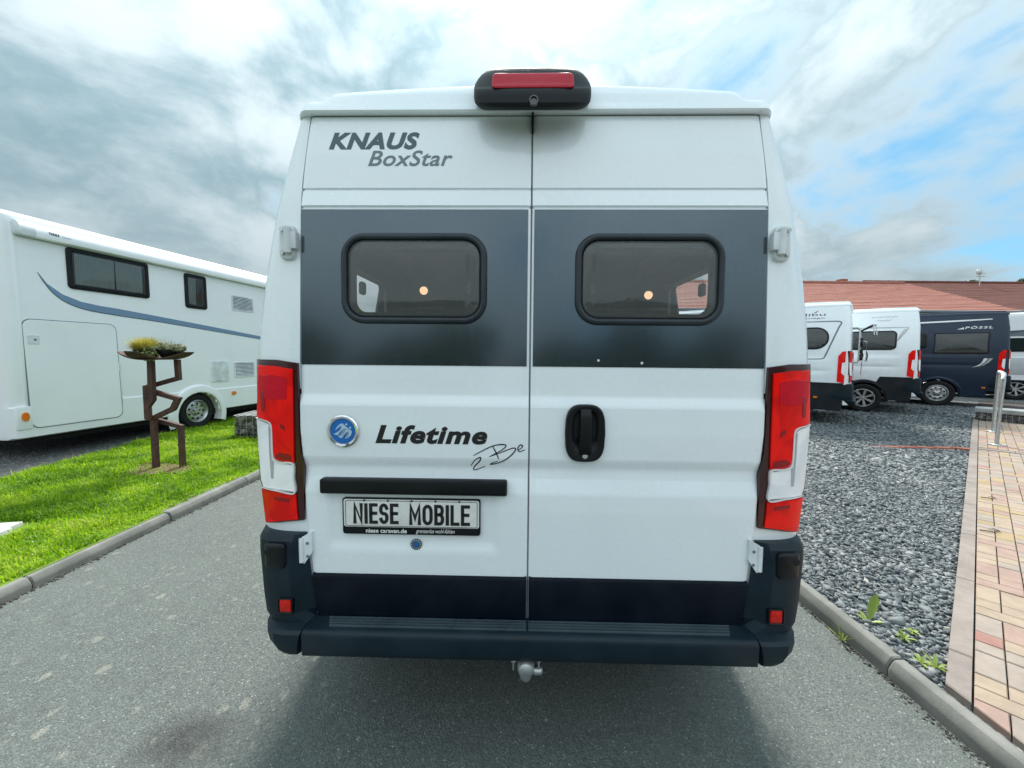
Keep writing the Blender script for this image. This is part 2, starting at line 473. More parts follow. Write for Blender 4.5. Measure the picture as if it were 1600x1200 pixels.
M['ivy_pale'] = island_mat('ivy_pale', [(0.0, (0.16, 0.24, 0.05)), (0.6, (0.38, 0.46, 0.16)), (1.0, (0.55, 0.56, 0.36))], 0.5, 0.25, 0.3, 20)
M['tree_leaf'] = island_mat('tree_leaf', [(0.0, (0.035, 0.06, 0.025)), (1.0, (0.09, 0.13, 0.05))], 0.6, 0.2, 0.3, 2)


def soil_mat(name, a, b, c3, sc):
    k = Mat(name)
    c = k.coord('Position')
    n1 = k.noise(c, sc, 7, 0.65); n2 = k.noise(c, sc * 12, 5, 0.7)
    col = k.mix(k.rng(n1, 0.35, 0.65), a, b)
    col = k.mix(k.rng(n2, 0.5, 0.75, 0, 0.7), col, c3)
    return k.set(col, 0.95, normal=k.bump(n2, 0.6, 0.02))


M['lawn_soil'] = soil_mat('lawn_soil', (0.10, 0.19, 0.010), (0.15, 0.26, 0.012), (0.08, 0.11, 0.02), 3)
M['bare_soil'] = soil_mat('bare_soil', (0.14, 0.08, 0.045), (0.17, 0.13, 0.06), (0.10, 0.10, 0.04), 9)
M['bark'] = soil_mat('bark', (0.06, 0.045, 0.035), (0.09, 0.07, 0.055), (0.03, 0.025, 0.02), 6)
M['far_ground'] = soil_mat('far_ground', (0.10, 0.11, 0.085), (0.13, 0.13, 0.11), (0.08, 0.10, 0.05), 0.6)


def gravel_sheet(name, dark=1.0):
    k = Mat(name)
    c = k.coord('Position')
    v = k.n('ShaderNodeTexVoronoi', feature='F1'); v.inputs['Scale'].default_value = 38; k.l(c, v.inputs['Vector'])
    s3 = k.n('ShaderNodeSeparateColor'); k.l(v.outputs['Color'], s3.inputs[0])
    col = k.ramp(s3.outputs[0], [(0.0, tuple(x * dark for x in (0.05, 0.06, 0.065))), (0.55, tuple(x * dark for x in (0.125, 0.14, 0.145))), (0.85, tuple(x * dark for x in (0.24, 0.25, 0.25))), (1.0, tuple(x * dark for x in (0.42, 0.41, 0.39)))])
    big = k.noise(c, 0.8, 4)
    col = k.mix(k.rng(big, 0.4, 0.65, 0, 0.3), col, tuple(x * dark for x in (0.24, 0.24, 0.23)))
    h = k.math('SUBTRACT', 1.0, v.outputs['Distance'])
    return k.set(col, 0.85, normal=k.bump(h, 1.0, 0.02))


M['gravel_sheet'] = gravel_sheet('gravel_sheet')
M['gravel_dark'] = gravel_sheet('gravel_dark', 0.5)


def roof_mat(name, a, b, c3):
    k = Mat(name)
    c = k.coord('Object')
    br = k.n('ShaderNodeTexBrick'); br.inputs['Scale'].default_value = 1.0
    br.inputs['Brick Width'].default_value = 0.30; br.inputs['Row Height'].default_value = 0.4; br.inputs['Mortar Size'].default_value = 0.02
    br.inputs['Color1'].default_value = (*a, 1); br.inputs['Color2'].default_value = (*b, 1); br.inputs['Mortar'].default_value = (*c3, 1)
    k.l(c, br.inputs['Vector'])
    n = k.noise(c, 0.9, 5)
    col = k.mix(k.rng(n, 0.35, 0.7, 0, 0.5), br.outputs['Color'], b)
    return k.set(col, 0.8, normal=k.bump(k.noise(c, 8, 3), 0.2, 0.02))


M['roof_pink'] = roof_mat('roof_pink', (0.40, 0.165, 0.125), (0.35, 0.135, 0.10), (0.23, 0.09, 0.065))
M['roof_brown'] = roof_mat('roof_brown', (0.20, 0.065, 0.045), (0.145, 0.045, 0.033), (0.09, 0.03, 0.024))


# ------------------------------------------------------------------ builders
def link(name, me, mat=None, parent=None, smooth=True, kind=None):
    o = bpy.data.objects.new(name, me)
    COL.objects.link(o)
    for m_ in (mat if isinstance(mat, (list, tuple)) else [mat]):
        if m_ is not None: me.materials.append(M[m_] if isinstance(m_, str) else m_)
    if parent is not None: o.parent = parent
    if kind: o['kind'] = kind
    return o


def shade(me, ang=35):
    me.polygons.foreach_set('use_smooth', [True] * len(me.polygons))
    try: me.set_sharp_from_angle(angle=math.radians(ang))
    except Exception: pass


class MB:
    """gathers shapes that become ONE mesh object"""
    def __init__(s): s.v = []; s.f = []; s.mi = []

    def add(s, verts, faces, mi=0):
        o = len(s.v); s.v += [tuple(p) for p in verts]
        s.f += [tuple(i + o for i in f) for f in faces]; s.mi += [mi] * len(faces); return s

    def box(s, x0, x1, y0, y1, z0, z1, b=0.0, mi=0, xf=None):
        bm = bmesh.new()
        bmesh.ops.create_cube(bm, size=1.0)
        for v in bm.verts: v.co = Vector(((x0 + x1) / 2 + v.co.x * (x1 - x0), (y0 + y1) / 2 + v.co.y * (y1 - y0), (z0 + z1) / 2 + v.co.z * (z1 - z0)))
        if b > 0: bmesh.ops.bevel(bm, geom=bm.edges[:], offset=b, segments=2, profile=0.6, affect='EDGES')
        bm.verts.index_update()
        vs = [xf @ v.co if xf else v.co.copy() for v in bm.verts]
        s.add(vs, [[v.index for v in f.verts] for f in bm.faces], mi); bm.free(); return s

    def tube(s, pts, r, n=8, sq=False, cap=True, mi=0, rx=None):
        pts = [Vector(p) for p in pts]
        vs, fs = [], []
        k = 4 if sq else n
        up = Vector((0, 1, 0)) if sq else Vector((0.13, 0.31, 0.94))
        for i, p in enumerate(pts):
            a = (pts[i] - pts[i - 1]).normalized() if i else None
            b = (pts[i + 1] - pts[i]).normalized() if i < len(pts) - 1 else None
            t = (a + b).normalized() if a and b else (a or b)
            sx = up.cross(t)
            if sx.length < 1e-4: sx = Vector((1, 0, 0)).cross(t)
            sx.normalize(); sy = t.cross(sx).normalized()
            mit = 1.0
            if a and b: mit = 1.0 / max(0.35, math.sqrt((1 + a.dot(b)) / 2))
            rr = r[i] if isinstance(r, (list, tuple)) else r
            for j in range(k):
                if sq:
                    cx_, cy_ = ((1, 1), (-1, 1), (-1, -1), (1, -1))[j]
                    vs.append(p + sx * (cx_ * rr * mit) + sy * (cy_ * rr))
                else:
                    an = 2 * PI * j / k
                    vs.append(p + sx * (math.cos(an) * rr * min(mit, 1.4)) + sy * (math.sin(an) * rr))
        for i in range(len(pts) - 1):
            for j in range(k):
                q = (j + 1) % k
                fs.append((i * k + j, i * k + q, (i + 1) * k + q, (i + 1) * k + j))
        if cap:
            fs.append(tuple(range(k))[::-1]); fs.append(tuple(range((len(pts) - 1) * k, len(pts) * k)))
        return s.add(vs, fs, mi)

    def lathe(s, prof, c=(0, 0, 0), axis='x', n=24, mi=0, closed=False):
        vs, fs = [], []
        for (h, r) in prof:
            for j in range(n):
                a = 2 * PI * j / n
                u, v = math.cos(a) * r, math.sin(a) * r
                p = {'x': (h, u, v), 'y': (u, h, v), 'z': (u, v, h)}[axis]
                vs.append((p[0] + c[0], p[1] + c[1], p[2] + c[2]))
        m_ = len(prof)
        for i in range(m_ - 1 + (1 if closed else 0)):
            i2 = (i + 1) % m_
            for j in range(n):
                q = (j + 1) % n
                fs.append((i * n + j, i * n + q, i2 * n + q, i2 * n + j))
        return s.add(vs, fs, mi)

    def disc(s, c, r, axis='y', n=20, mi=0, h=0.004):
        return s.lathe([(0, 0.0001), (0, r), (h, r), (h, 0.0001)], c, axis, n, mi)

    def build(s, name, mat, parent=None, smooth=True, kind=None, ang=35, loc=None):
        me = bpy.data.meshes.new(name)
        me.from_pydata(s.v, [], s.f)
        bm = bmesh.new(); bm.from_mesh(me); bmesh.ops.delete(bm, geom=[v for v in bm.verts if not v.link_faces], context='VERTS'); bmesh.ops.recalc_face_normals(bm, faces=bm.faces[:]); bm.to_mesh(me); bm.free()
        if any(s.mi): me.polygons.foreach_set('material_index', s.mi)
        if smooth: shade(me, ang)
        o = link(name, me, mat, parent, kind=kind)
        if loc is not None: o.location = loc
        return o


def np_mesh(name, V, F, mat, parent=None, smooth=False, kind=None):
    """one big mesh from arrays V (n,3) and F (m,k)"""
    me = bpy.data.meshes.new(name)
    k = F.shape[1]
    me.vertices.add(len(V)); me.vertices.foreach_set('co', np.ascontiguousarray(V, dtype=np.float32).ravel())
    me.loops.add(F.size); me.loops.foreach_set('vertex_index', np.ascontiguousarray(F, dtype=np.int32).ravel())
    me.polygons.add(len(F)); me.polygons.foreach_set('loop_start', np.arange(0, F.size, k, dtype=np.int32))
    me.update(calc_edges=True)
    if smooth: me.polygons.foreach_set('use_smooth', [True] * len(F))
    return link(name, me, mat, parent, kind=kind)


def thing(name, label, cat, loc=(0, 0, 0), rz=0, group=None):
    o = bpy.data.objects.new(name, None); COL.objects.link(o)
    o.location = loc; o.rotation_euler = (0, 0, rz); o.empty_display_size = 0.1
    return tag(o, label, cat, group)


def tag(o, label, cat, group=None):
    o['label'] = label; o['category'] = cat
    if group: o['group'] = group
    return o


def struct(o, label=None):
    o['kind'] = 'structure'
    if label: o['label'] = label
    return o


def sroot(name, label=None):
    o = bpy.data.objects.new(name, None); COL.objects.link(o); return struct(o, label)


def rrect(x0, z0, x1, z1, r, n=6):
    """rounded rectangle outline in (x, z), counter-clockwise"""
    r = max(0.0005, min(r, (x1 - x0) / 2 - 1e-4, (z1 - z0) / 2 - 1e-4))
    out = []
    for cx_, cz_, a0 in ((x1 - r, z0 + r, -PI / 2), (x1 - r, z1 - r, 0), (x0 + r, z1 - r, PI / 2), (x0 + r, z0 + r, PI)):
        for i in range(n + 1):
            a = a0 + PI / 2 * i / n
            out.append((cx_ + r * math.cos(a), cz_ + r * math.sin(a)))
    return out


def rings(rects, surf, close=True, mb=None, mi=0):
    """rects: list of (outline, offset); surf(a, b, off) gives the 3-D point; faces bridge successive outlines"""
    mb = mb or MB()
    vs, fs = [], []
    n = len(rects[0][0])
    for ol, off in rects: vs += [surf(a, b, off) for a, b in ol]
    for i in range(len(rects) - 1):
        for j in range(n):
            q = (j + 1) % n
            fs.append((i * n + j, i * n + q, (i + 1) * n + q, (i + 1) * n + j))
    if close:
        ol, off = rects[-1]
        ca = sum(p[0] for p in ol) / n; cb = sum(p[1] for p in ol) / n
        vs.append(surf(ca, cb, off)); c = len(vs) - 1
        b0 = (len(rects) - 1) * n
        for j in range(n): fs.append((b0 + j, b0 + (j + 1) % n, c))
    return mb.add(vs, fs, mi)


def rr_rings(x0, z0, x1, z1, r, steps, surf, close=True, mb=None, mi=0, n=6):
    return rings([(rrect(x0 + d, z0 + d, x1 - d, z1 - d, r - d, n), o) for d, o in steps], surf, close, mb, mi)


def interp(tab):
    xs = np.array([t[0] for t in tab]); ys = np.array([t[1] for t in tab])
    return lambda q: float(np.interp(q, xs, ys))


_texts = {}


def text_geo(s, bold=0.0, shear=0.0, spacing=1.0):
    key = (s, bold, shear, spacing)
    if key not in _texts:
        cu = bpy.data.curves.new('lettering', 'FONT'); cu.body = s; cu.offset = bold; cu.shear = shear; cu.space_character = spacing
        cu.extrude = 0.01; cu.resolution_u = 4
        ob = bpy.data.objects.new('lettering', cu); COL.objects.link(ob)
        dg = bpy.context.evaluated_depsgraph_get(); dg.update()
        me = bpy.data.meshes.new_from_object(ob.evaluated_get(dg))
        V = np.array([v.co[:] for v in me.vertices]); F = [tuple(p.vertices) for p in me.polygons]
        bpy.data.objects.remove(ob); bpy.data.curves.remove(cu); bpy.data.meshes.remove(me)
        lo = V[:, :2].min(0); hi = V[:, :2].max(0)
        V[:, :2] = (V[:, :2] - lo) / (hi - lo); V[:, 2] = (V[:, 2] + 0.01) / 0.02
        _texts[key] = (V, F)
    return _texts[key]


def lettering(name, s, a0, b0, a1, b1, surf, mat, parent, off=0.0012, bold=0.0, shear=0.0, spacing=1.0):
    V, F = text_geo(s, bold, shear, spacing)
    mb = MB().add([surf(a0 + (a1 - a0) * p[0], b0 + (b1 - b0) * p[1], off * (0.15 + 0.85 * p[2])) for p in V], F)
    return mb.build(name, mat, parent, smooth=False)


def strokes(name, lines, width, surf, mat, parent, off=0.0012):
    """pen strokes as thin raised ribbons; lines are lists of (a, b)"""
    mb = MB()
    for ln in lines:
        P = [Vector((a, b)) for a, b in ln]
        Q = []
        for i in range(len(P) - 1):                                     # Catmull-Rom
            p0, p1, p2, p3 = P[max(i - 1, 0)], P[i], P[i + 1], P[min(i + 2, len(P) - 1)]
            for k in range(5):
                t = k / 5
                Q.append(0.5 * (2 * p1 + (p2 - p0) * t + (2 * p0 - 5 * p1 + 4 * p2 - p3) * t * t + (3 * p1 - p0 - 3 * p2 + p3) * t ** 3))
        Q.append(P[-1])
        vs, fs = [], []
        for i, q in enumerate(Q):
            t = (Q[min(i + 1, len(Q) - 1)] - Q[max(i - 1, 0)]); t = t.normalized() if t.length > 1e-9 else Vector((1, 0))
            n_ = Vector((-t.y, t.x)); e = i / (len(Q) - 1)
            wd = width * (0.55 + 0.45 * math.sin(PI * min(1, max(0, e))))
            for sgn in (1, -1):
                a, b = q + n_ * wd * sgn
                vs.append(surf(a, b, off)); vs.append(surf(a, b, 0.0001))
        for i in range(len(Q) - 1):
            o, p = i * 4, i * 4 + 4
            fs += [(o, p, p + 2, o + 2), (o + 1, o, p, p + 1)[::-1], (o + 2, o + 3, p + 3, p + 2)[::-1]]
        mb.add(vs, fs)
    return mb.build(name, mat, parent, smooth=False)


def _arc(cx_, cy_, rx, ry, a0, a1, n=7):
    return [(cx_ + rx * math.cos(math.radians(a0 + (a1 - a0) * i / n)), cy_ + ry * math.sin(math.radians(a0 + (a1 - a0) * i / n))) for i in range(n + 1)]


DIN = {'N': (1.0, [[(0, 0), (0, 1), (1, 0), (1, 1)]]), 'I': (0.0, [[(0, 0), (0, 1)]]), 'E': (0.82, [[(1, 1), (0, 1), (0, 0), (1, 0)], [(0, .52), (.9, .52)]]),
       'S': (0.92, [_arc(.5, .76, .5, .24, 15, 180) + _arc(.5, .70, .5, .20, 180, 255, 4)[1:] + _arc(.5, .31, .5, .20, 75, 0, 4) + _arc(.5, .24, .5, .24, 0, -165)]),
       'M': (1.22, [[(0, 0), (0, 1), (.5, .28), (1, 1), (1, 0)]]), 'O': (1.0, [_arc(.5, .72, .5, .28, 0, 180) + _arc(.5, .28, .5, .28, 180, 360) + [(1, .72)]]),
       'B': (0.95, [[(.6, .52), (0, .52), (0, 1), (.55, 1)] + _arc(.6, .76, .36, .24, 85, -85) + [(.6, .52)], [(0, .52), (0, 0), (.58, 0)] + _arc(.6, .26, .4, .26, -85, 85)]), 'L': (0.80, [[(0, 1), (0, 0), (1, 0)]])}


def din_lettering(name, word, a0, b0, a1, b1, surf, mat, parent, sw, off=0.0012):
    """upright plate lettering drawn with an even stroke of half width sw"""
    tot = sum(DIN[c][0] for c in word)
    gap_ = sw * 2.9
    unit = ((a1 - a0) - gap_ * (len(word) - 1) - sw * 2) / tot
    mb = MB()
    x = a0 + sw
    for c in word:
        wd, lines = DIN[c]
        for ln in lines:
            P = [Vector((x + p[0] * wd * unit, b0 + sw + p[1] * (b1 - b0 - 2 * sw))) for p in ln]
            P = [p for i, p in enumerate(P) if i == 0 or (p - P[i - 1]).length > 1e-6]
            closed = (P[0] - P[-1]).length < 1e-6
            vs = []
            for i, p in enumerate(P):
                a = (p - P[i - 1]).normalized() if i else ((P[0] - P[-2]).normalized() if closed else None)
                b = (P[i + 1] - p).normalized() if i < len(P) - 1 else ((P[1] - P[0]).normalized() if closed else None)
                t = (a + b).normalized() if a and b and (a + b).length > 1e-6 else (b or a)
                m_ = 1 / max(0.42, abs(t.dot(b or a)))
                q = p.copy()
                if not a: q -= t * sw
                if not b: q += t * sw
                n_ = Vector((-t.y, t.x)) * sw * m_
                for s_ in (1, -1): vs += [surf(q.x + n_.x * s_, q.y + n_.y * s_, off), surf(q.x + n_.x * s_, q.y + n_.y * s_, 0.0001)]
            fs = []
            for i in range(len(P) - 1):
                o, p2 = 4 * i, 4 * i + 4
                fs += [(o, p2, p2 + 2, o + 2), (o, o + 1, p2 + 1, p2), (o + 2, p2 + 2, p2 + 3, o + 3)]
            mb.add(vs, fs)
        x += wd * unit + gap_
    return mb.build(name, mat, parent, smooth=False)


def poly_prism(name, poly, surf, off, mat, parent, back=0.0002, mb=None):
    bm = bmesh.new()
    vs = [bm.verts.new((a, 0, b)) for a, b in poly]
    f = bm.faces.new(vs)
    bmesh.ops.triangulate(bm, faces=[f])
    bm.verts.index_update()
    tri = [[v.index for v in f.verts] for f in bm.faces]; bm.free()
    n = len(poly)
    V = [surf(a, b, off) for a, b in poly] + [surf(a, b, back) for a, b in poly]
    F = [tuple(t) for t in tri] + [(i, (i + 1) % n, n + (i + 1) % n, n + i) for i in range(n)]
    if mb is not None: return mb.add(V, F)
    return MB().add(V, F).build(name, mat, parent, smooth=False)


def row_patch(name, poly, surf, off, mat, parent, dz=0.008, cols=10, depth=0.02):
    """fills a row-convex (x, z) polygon with a fine grid that follows a curved surface; rim folded back by depth"""
    zs = [p[1] for p in poly]
    z0, z1 = min(zs), max(zs)
    n = max(2, int((z1 - z0) / dz))
    rows = sorted(set([z0 + 1e-5, z1 - 1e-5] + [z0 + (z1 - z0) * i / n for i in range(1, n)] + [z for z in zs if z0 < z < z1]))
    spans = []
    for z in rows:
        xs = []
        for i in range(len(poly)):
            (xa, za), (xb, zb) = poly[i], poly[(i + 1) % len(poly)]
            if (za <= z < zb) or (zb <= z < za): xs.append(xa + (xb - xa) * (z - za) / (zb - za))
        if len(xs) >= 2: spans.append((z, min(xs), max(xs)))
    vs, fs = [], []
    C = cols + 3
    for i, (z, xa, xb) in enumerate(spans):
        row = [surf(xa, z, off - depth)] + [surf(xa + (xb - xa) * j / cols, z, off) for j in range(cols + 1)] + [surf(xb, z, off - depth)]
        vs += row
    for i in range(len(spans) - 1):
        for j in range(C - 1): fs.append((i * C + j, i * C + j + 1, (i + 1) * C + j + 1, (i + 1) * C + j))
    b = len(vs)
    for (z, xa, xb), e in ((spans[0], 0), (spans[-1], len(spans) - 1)):
        vs += [surf(xa + (xb - xa) * j / cols, z, off - depth) for j in range(cols + 1)]
    for e, base in ((0, b), (len(spans) - 1, b + cols + 1)):
        for j in range(cols): fs.append((e * C + 1 + j, e * C + 2 + j, base + j + 1, base + j))
    return MB().add(vs, fs).build(name, mat, parent, ang=50)


def wheel(parent, x, y, z, r=0.34, side=-1, style='steel', wdt=0.22):
    """axis along local x; side = which way the outer face looks"""
    s = side
    hw = wdt / 2
    prof = [(-hw * 0.8, r * 0.62), (-hw, r * 0.72), (-hw, r * 0.90), (-hw * 0.8, r * 0.98), (0, r), (hw * 0.8, r * 0.98), (hw, r * 0.90), (hw, r * 0.72), (hw * 0.85, r * 0.64), (hw * 0.6, r * 0.62)]
    mb = MB().lathe([(h * s, q) for h, q in prof], (0, 0, 0), 'x', 40)
    for k in range(3):                                                    # tread grooves
        mb.lathe([((-0.5 + 0.5 * k) * hw * s - 0.006, r * 1.001), ((-0.5 + 0.5 * k) * hw * s + 0.006, r * 1.001)], (0, 0, 0), 'x', 40, 1)
    t = mb.build('wheel', ['tyre', 'dark_gap'], parent, loc=(x, y, z))
    f = hw * s
    R_ = r * 0.64
    m2 = MB()
    m2.lathe([(f * 0.95, R_), (f * 0.98, R_ * 0.97), (f * 0.80, R_ * 0.90), (f * 0.55, R_ * 0.84)], (0, 0, 0), 'x', 40)
    if style == 'steel':
        m2.lathe([(f * 0.55, R_ * 0.84), (f * 0.62, R_ * 0.74), (f * 0.66, R_ * 0.56), (f * 0.60, R_ * 0.44), (f * 0.74, R_ * 0.40), (f * 0.76, R_ * 0.20), (f * 0.80, R_ * 0.17), (f * 0.80, 0.0005)], (0, 0, 0), 'x', 40)
        for k in range(9):
            a = 2 * PI * k / 9
            m2.lathe([(f * 0.665, 0.0004), (f * 0.665, R_ * 0.105)], (0, math.cos(a) * R_ * 0.66, math.sin(a) * R_ * 0.66), 'x', 12, 1)
        for k in range(5):
            a = 2 * PI * k / 5 + 0.3
            m2.lathe([(f * 0.775, R_ * 0.075), (f * 0.84, R_ * 0.06), (f * 0.84, 0.0004)], (0, math.cos(a) * R_ * 0.29, math.sin(a) * R_ * 0.29), 'x', 8, 1)
    else:
        m2.lathe([(f * 0.35, R_ * 0.86), (f * 0.35, 0.0005)], (0, 0, 0), 'x', 40, 1)
        m2.lathe([(f * 0.5, R_ * 0.26), (f * 0.82, R_ * 0.22), (f * 0.84, 0.0005)], (0, 0, 0), 'x', 24)
        for k in range(7):
            a = 2 * PI * k / 7
            ca, sa = math.cos(a), math.sin(a)
            wv = lambda h, rad, t_: (h, ca * rad - sa * t_, sa * rad + ca * t_)
            a_, b_ = R_ * 0.075, R_ * 0.13
            vs = [wv(f * 0.80, R_ * 0.18, -a_), wv(f * 0.80, R_ * 0.18, a_), wv(f * 0.86, R_ * 0.90, b_), wv(f * 0.86, R_ * 0.90, -b_),
                  wv(f * 0.45, R_ * 0.18, -a_), wv(f * 0.45, R_ * 0.18, a_), wv(f * 0.5, R_ * 0.90, b_), wv(f * 0.5, R_ * 0.90, -b_)]
            m2.add(vs, [(0, 1, 2, 3), (0, 4, 5, 1), (1, 5, 6, 2), (2, 6, 7, 3), (3, 7, 4, 0)])
    m2.build('rim', ['steel_rim', 'dark_gap'], t)
    return t


# ------------------------------------------------------------------ ground, road, kerbs
RX0, RX1 = -3.06, 1.80           # road edges


def gz_right(x, y): return 0.088 + 0.015 * min(max(x - 1.9, 0.0), 10.0)


def gz_left(x, y): return 0.085 + 0.04 * min(max(-3.15 - x, 0.0), 3.2)


def sheet(name, xs, ys, zf, mat, parent=None, label=None):
    vs = [(x, y, zf(x, y)) for y in ys for x in xs]
    nx = len(xs)
    fs = [(j * nx + i, j * nx + i + 1, (j + 1) * nx + i + 1, (j + 1) * nx + i) for j in range(len(ys) - 1) for i in range(nx - 1)]
    me = bpy.data.meshes.new(name); me.from_pydata(vs, [], fs)
    me.polygons.foreach_set('use_smooth', [True] * len(fs))
    return struct(link(name, me, mat, parent), label)


sheet('ground', [-900, -60, -10, 0, 10, 60, 900], [-900, -60, -10, 0, 10, 60, 900], lambda x, y: -0.06, 'far_ground', None, 'open ground running out to the horizon')
sheet('road', list(np.linspace(RX0 - 0.06, RX1 + 0.06, 9)), [-12, -4, 0, 2, 4, 8, 14, 22, 40], lambda x, y: 0.0, 'asphalt', None, 'grey asphalt drive with pale blotches')
gxs = [1.885, 1.95] + list(np.linspace(2.4, 11.9, 14)) + [20, 45]
sheet('gravel_yard', gxs, [-12, -4, 0, 1, 2, 4, 6, 8, 10, 12, 14.5], gz_right, 'gravel_sheet', None, 'grey gravel yard right of the drive')
sheet('back_road', [1.8, 6, 11.9, 20, 45], [14.5, 17, 19], lambda x, y: gz_right(x, y) + 0.004, 'asphalt', None, 'asphalt lane behind the parked vans')
LAWN_L = interp([(-12, -4.6), (2.0, -4.95), (3.9, -5.30), (6.9, -5.62), (9, -5.7), (14, -5.6), (40, -5.6)])
lx = np.linspace(0, 1, 8)
lys = [-12, -4, 0, 1.5, 3, 4, 5, 6, 7, 8, 10, 14, 25, 40]
vs = [(LAWN_L(y) + (-3.12 - LAWN_L(y)) * t, y, gz_left(LAWN_L(y) + (-3.12 - LAWN_L(y)) * t, y)) for y in lys for t in lx]
me = bpy.data.meshes.new('lawn'); me.from_pydata(vs, [], [(j * 8 + i, j * 8 + i + 1, (j + 1) * 8 + i + 1, (j + 1) * 8 + i) for j in range(len(lys) - 1) for i in range(7)])
struct(link('lawn', me, 'lawn_soil'), 'green lawn strip left of the drive')
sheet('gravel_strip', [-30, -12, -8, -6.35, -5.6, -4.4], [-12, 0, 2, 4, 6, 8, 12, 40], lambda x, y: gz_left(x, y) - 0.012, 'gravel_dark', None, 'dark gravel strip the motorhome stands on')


def kerb_row(root, x_road, x_back, y0, y1, ln, top, shift=0.0):
    """half-round concrete kerb stones laid end to end along y"""
    sgn = 1 if x_back > x_road else -1
    wdt = abs(x_back - x_road)
    prof = [(0.0, -0.05), (0.001, top * 0.44), (0.004, top * 0.58), (0.018, top * 0.86), (0.025, top * 0.955), (0.036, top), (wdt - 0.01, top * 1.0), (wdt, top * 0.94), (wdt, -0.05)]
    y = y0 + shift
    while y < y1:
        jx, jz = random.uniform(-0.004, 0.004), random.uniform(-0.004, 0.004)
        b = y + ln - 0.006
        vs, fs = [], []
        n = len(prof)
        for q in (y, y + 0.008, b - 0.008, b):
            dd = 0.0045 if q in (y, b) else 0.0
            vs += [(x_road + sgn * (h + (dd if h < wdt / 2 else -dd)) + jx, q, zz - (dd if zz > 0 else 0) + jz) for h, zz in prof]
        for i in range(3):
            for j in range(n - 1): fs.append((i * n + j, i * n + j + 1, (i + 1) * n + j + 1, (i + 1) * n + j))
        fs += [tuple(range(n)), tuple(range(3 * n, 4 * n))]
        MB().add(vs, fs).build('kerb_stone', 'kerb_concrete', root, ang=18)
        y += ln


kl = sroot('kerb', 'rounded concrete kerb along the lawn'); kerb_row(kl, RX0, RX0 - 0.13, -3.0, 26, 1.0, 0.085, 0.36)
kr = sroot('kerb', 'rounded concrete kerb along the gravel'); kerb_row(kr, 1.812, 1.893, -3.0, 26, 1.0, 0.092, 0.74)

# ------------------------------------------------------------------ paved path (its own frame: e runs along the edging, n across)
PO = Vector((1.882, 1.555)); PE = Vector((0.7715, 0.6363)); PN = Vector((PE.y, -PE.x))


def pv(e, n, dz=0.0):
    p = PO + PE * e + PN * n
    return (p.x, p.y, gz_right(p.x, p.y) + dz)


def px_ok(e, n): return (PO + PE * e + PN * n).x > 1.885


pts = [(e, n) for e in np.linspace(-3.4, 16, 40) for n in (0.078, 1.0, 2.0, 3.0)]
vs = []
for e, n in pts:
    p = PO + PE * e + PN * n
    if p.x < 1.897: p.x = 1.897
    vs.append((p.x, p.y, gz_right(p.x, p.y) + 0.012))
me = bpy.data.meshes.new('pavement'); me.from_pydata(vs, [], [(j * 4 + i, j * 4 + i + 1, (j + 1) * 4 + i + 1, (j + 1) * 4 + i) for j in range(39) for i in range(3)])
pavement = struct(link('pavement', me, 'joint_sand'), 'footpath of yellow, grey and pink concrete pavers')


def clip_x(poly, x0):
    out = []
    for i in range(len(poly)):
        a, b = poly[i], poly[(i + 1) % len(poly)]
        if a.x >= x0: out.append(a)
        if (a.x >= x0) != (b.x >= x0): out.append(a.lerp(b, (x0 - a.x) / (b.x - a.x)))
    return out


def block_geo(e0, e1, n0, n1, top, bot, ch=0.004, tilt=(0, 0)):
    """a chamfered paving block; those that would cross the kerb are cut to its back edge"""
    g = 0.0022
    poly = [PO + PE * a + PN * b for a, b in ((e0 + g, n0 + g), (e1 - g, n0 + g), (e1 - g, n1 - g), (e0 + g, n1 - g))]
    poly = clip_x(poly, 1.897)
    k = len(poly)
    if k < 3: return None
    c = sum(poly, Vector((0, 0))) / k
    inn = [p + (c - p).normalized() * min(ch * 1.4, (c - p).length * 0.5) for p in poly]
    z = lambda p: gz_right(p.x, p.y)
    vs = [(p.x, p.y, z(p) + bot) for p in poly] + [(p.x, p.y, z(p) + top - ch) for p in poly]
    vs += [(p.x, p.y, z(p) + top + tilt[0] * (p - c).dot(PE) + tilt[1] * (p - c).dot(PN)) for p in inn]
    fs = [tuple(range(2 * k, 3 * k))] + [(i, (i + 1) % k, k + (i + 1) % k, k + i) for i in range(k)] + [(k + i, k + (i + 1) % k, 2 * k + (i + 1) % k, 2 * k + i) for i in range(k)]
    return vs, fs


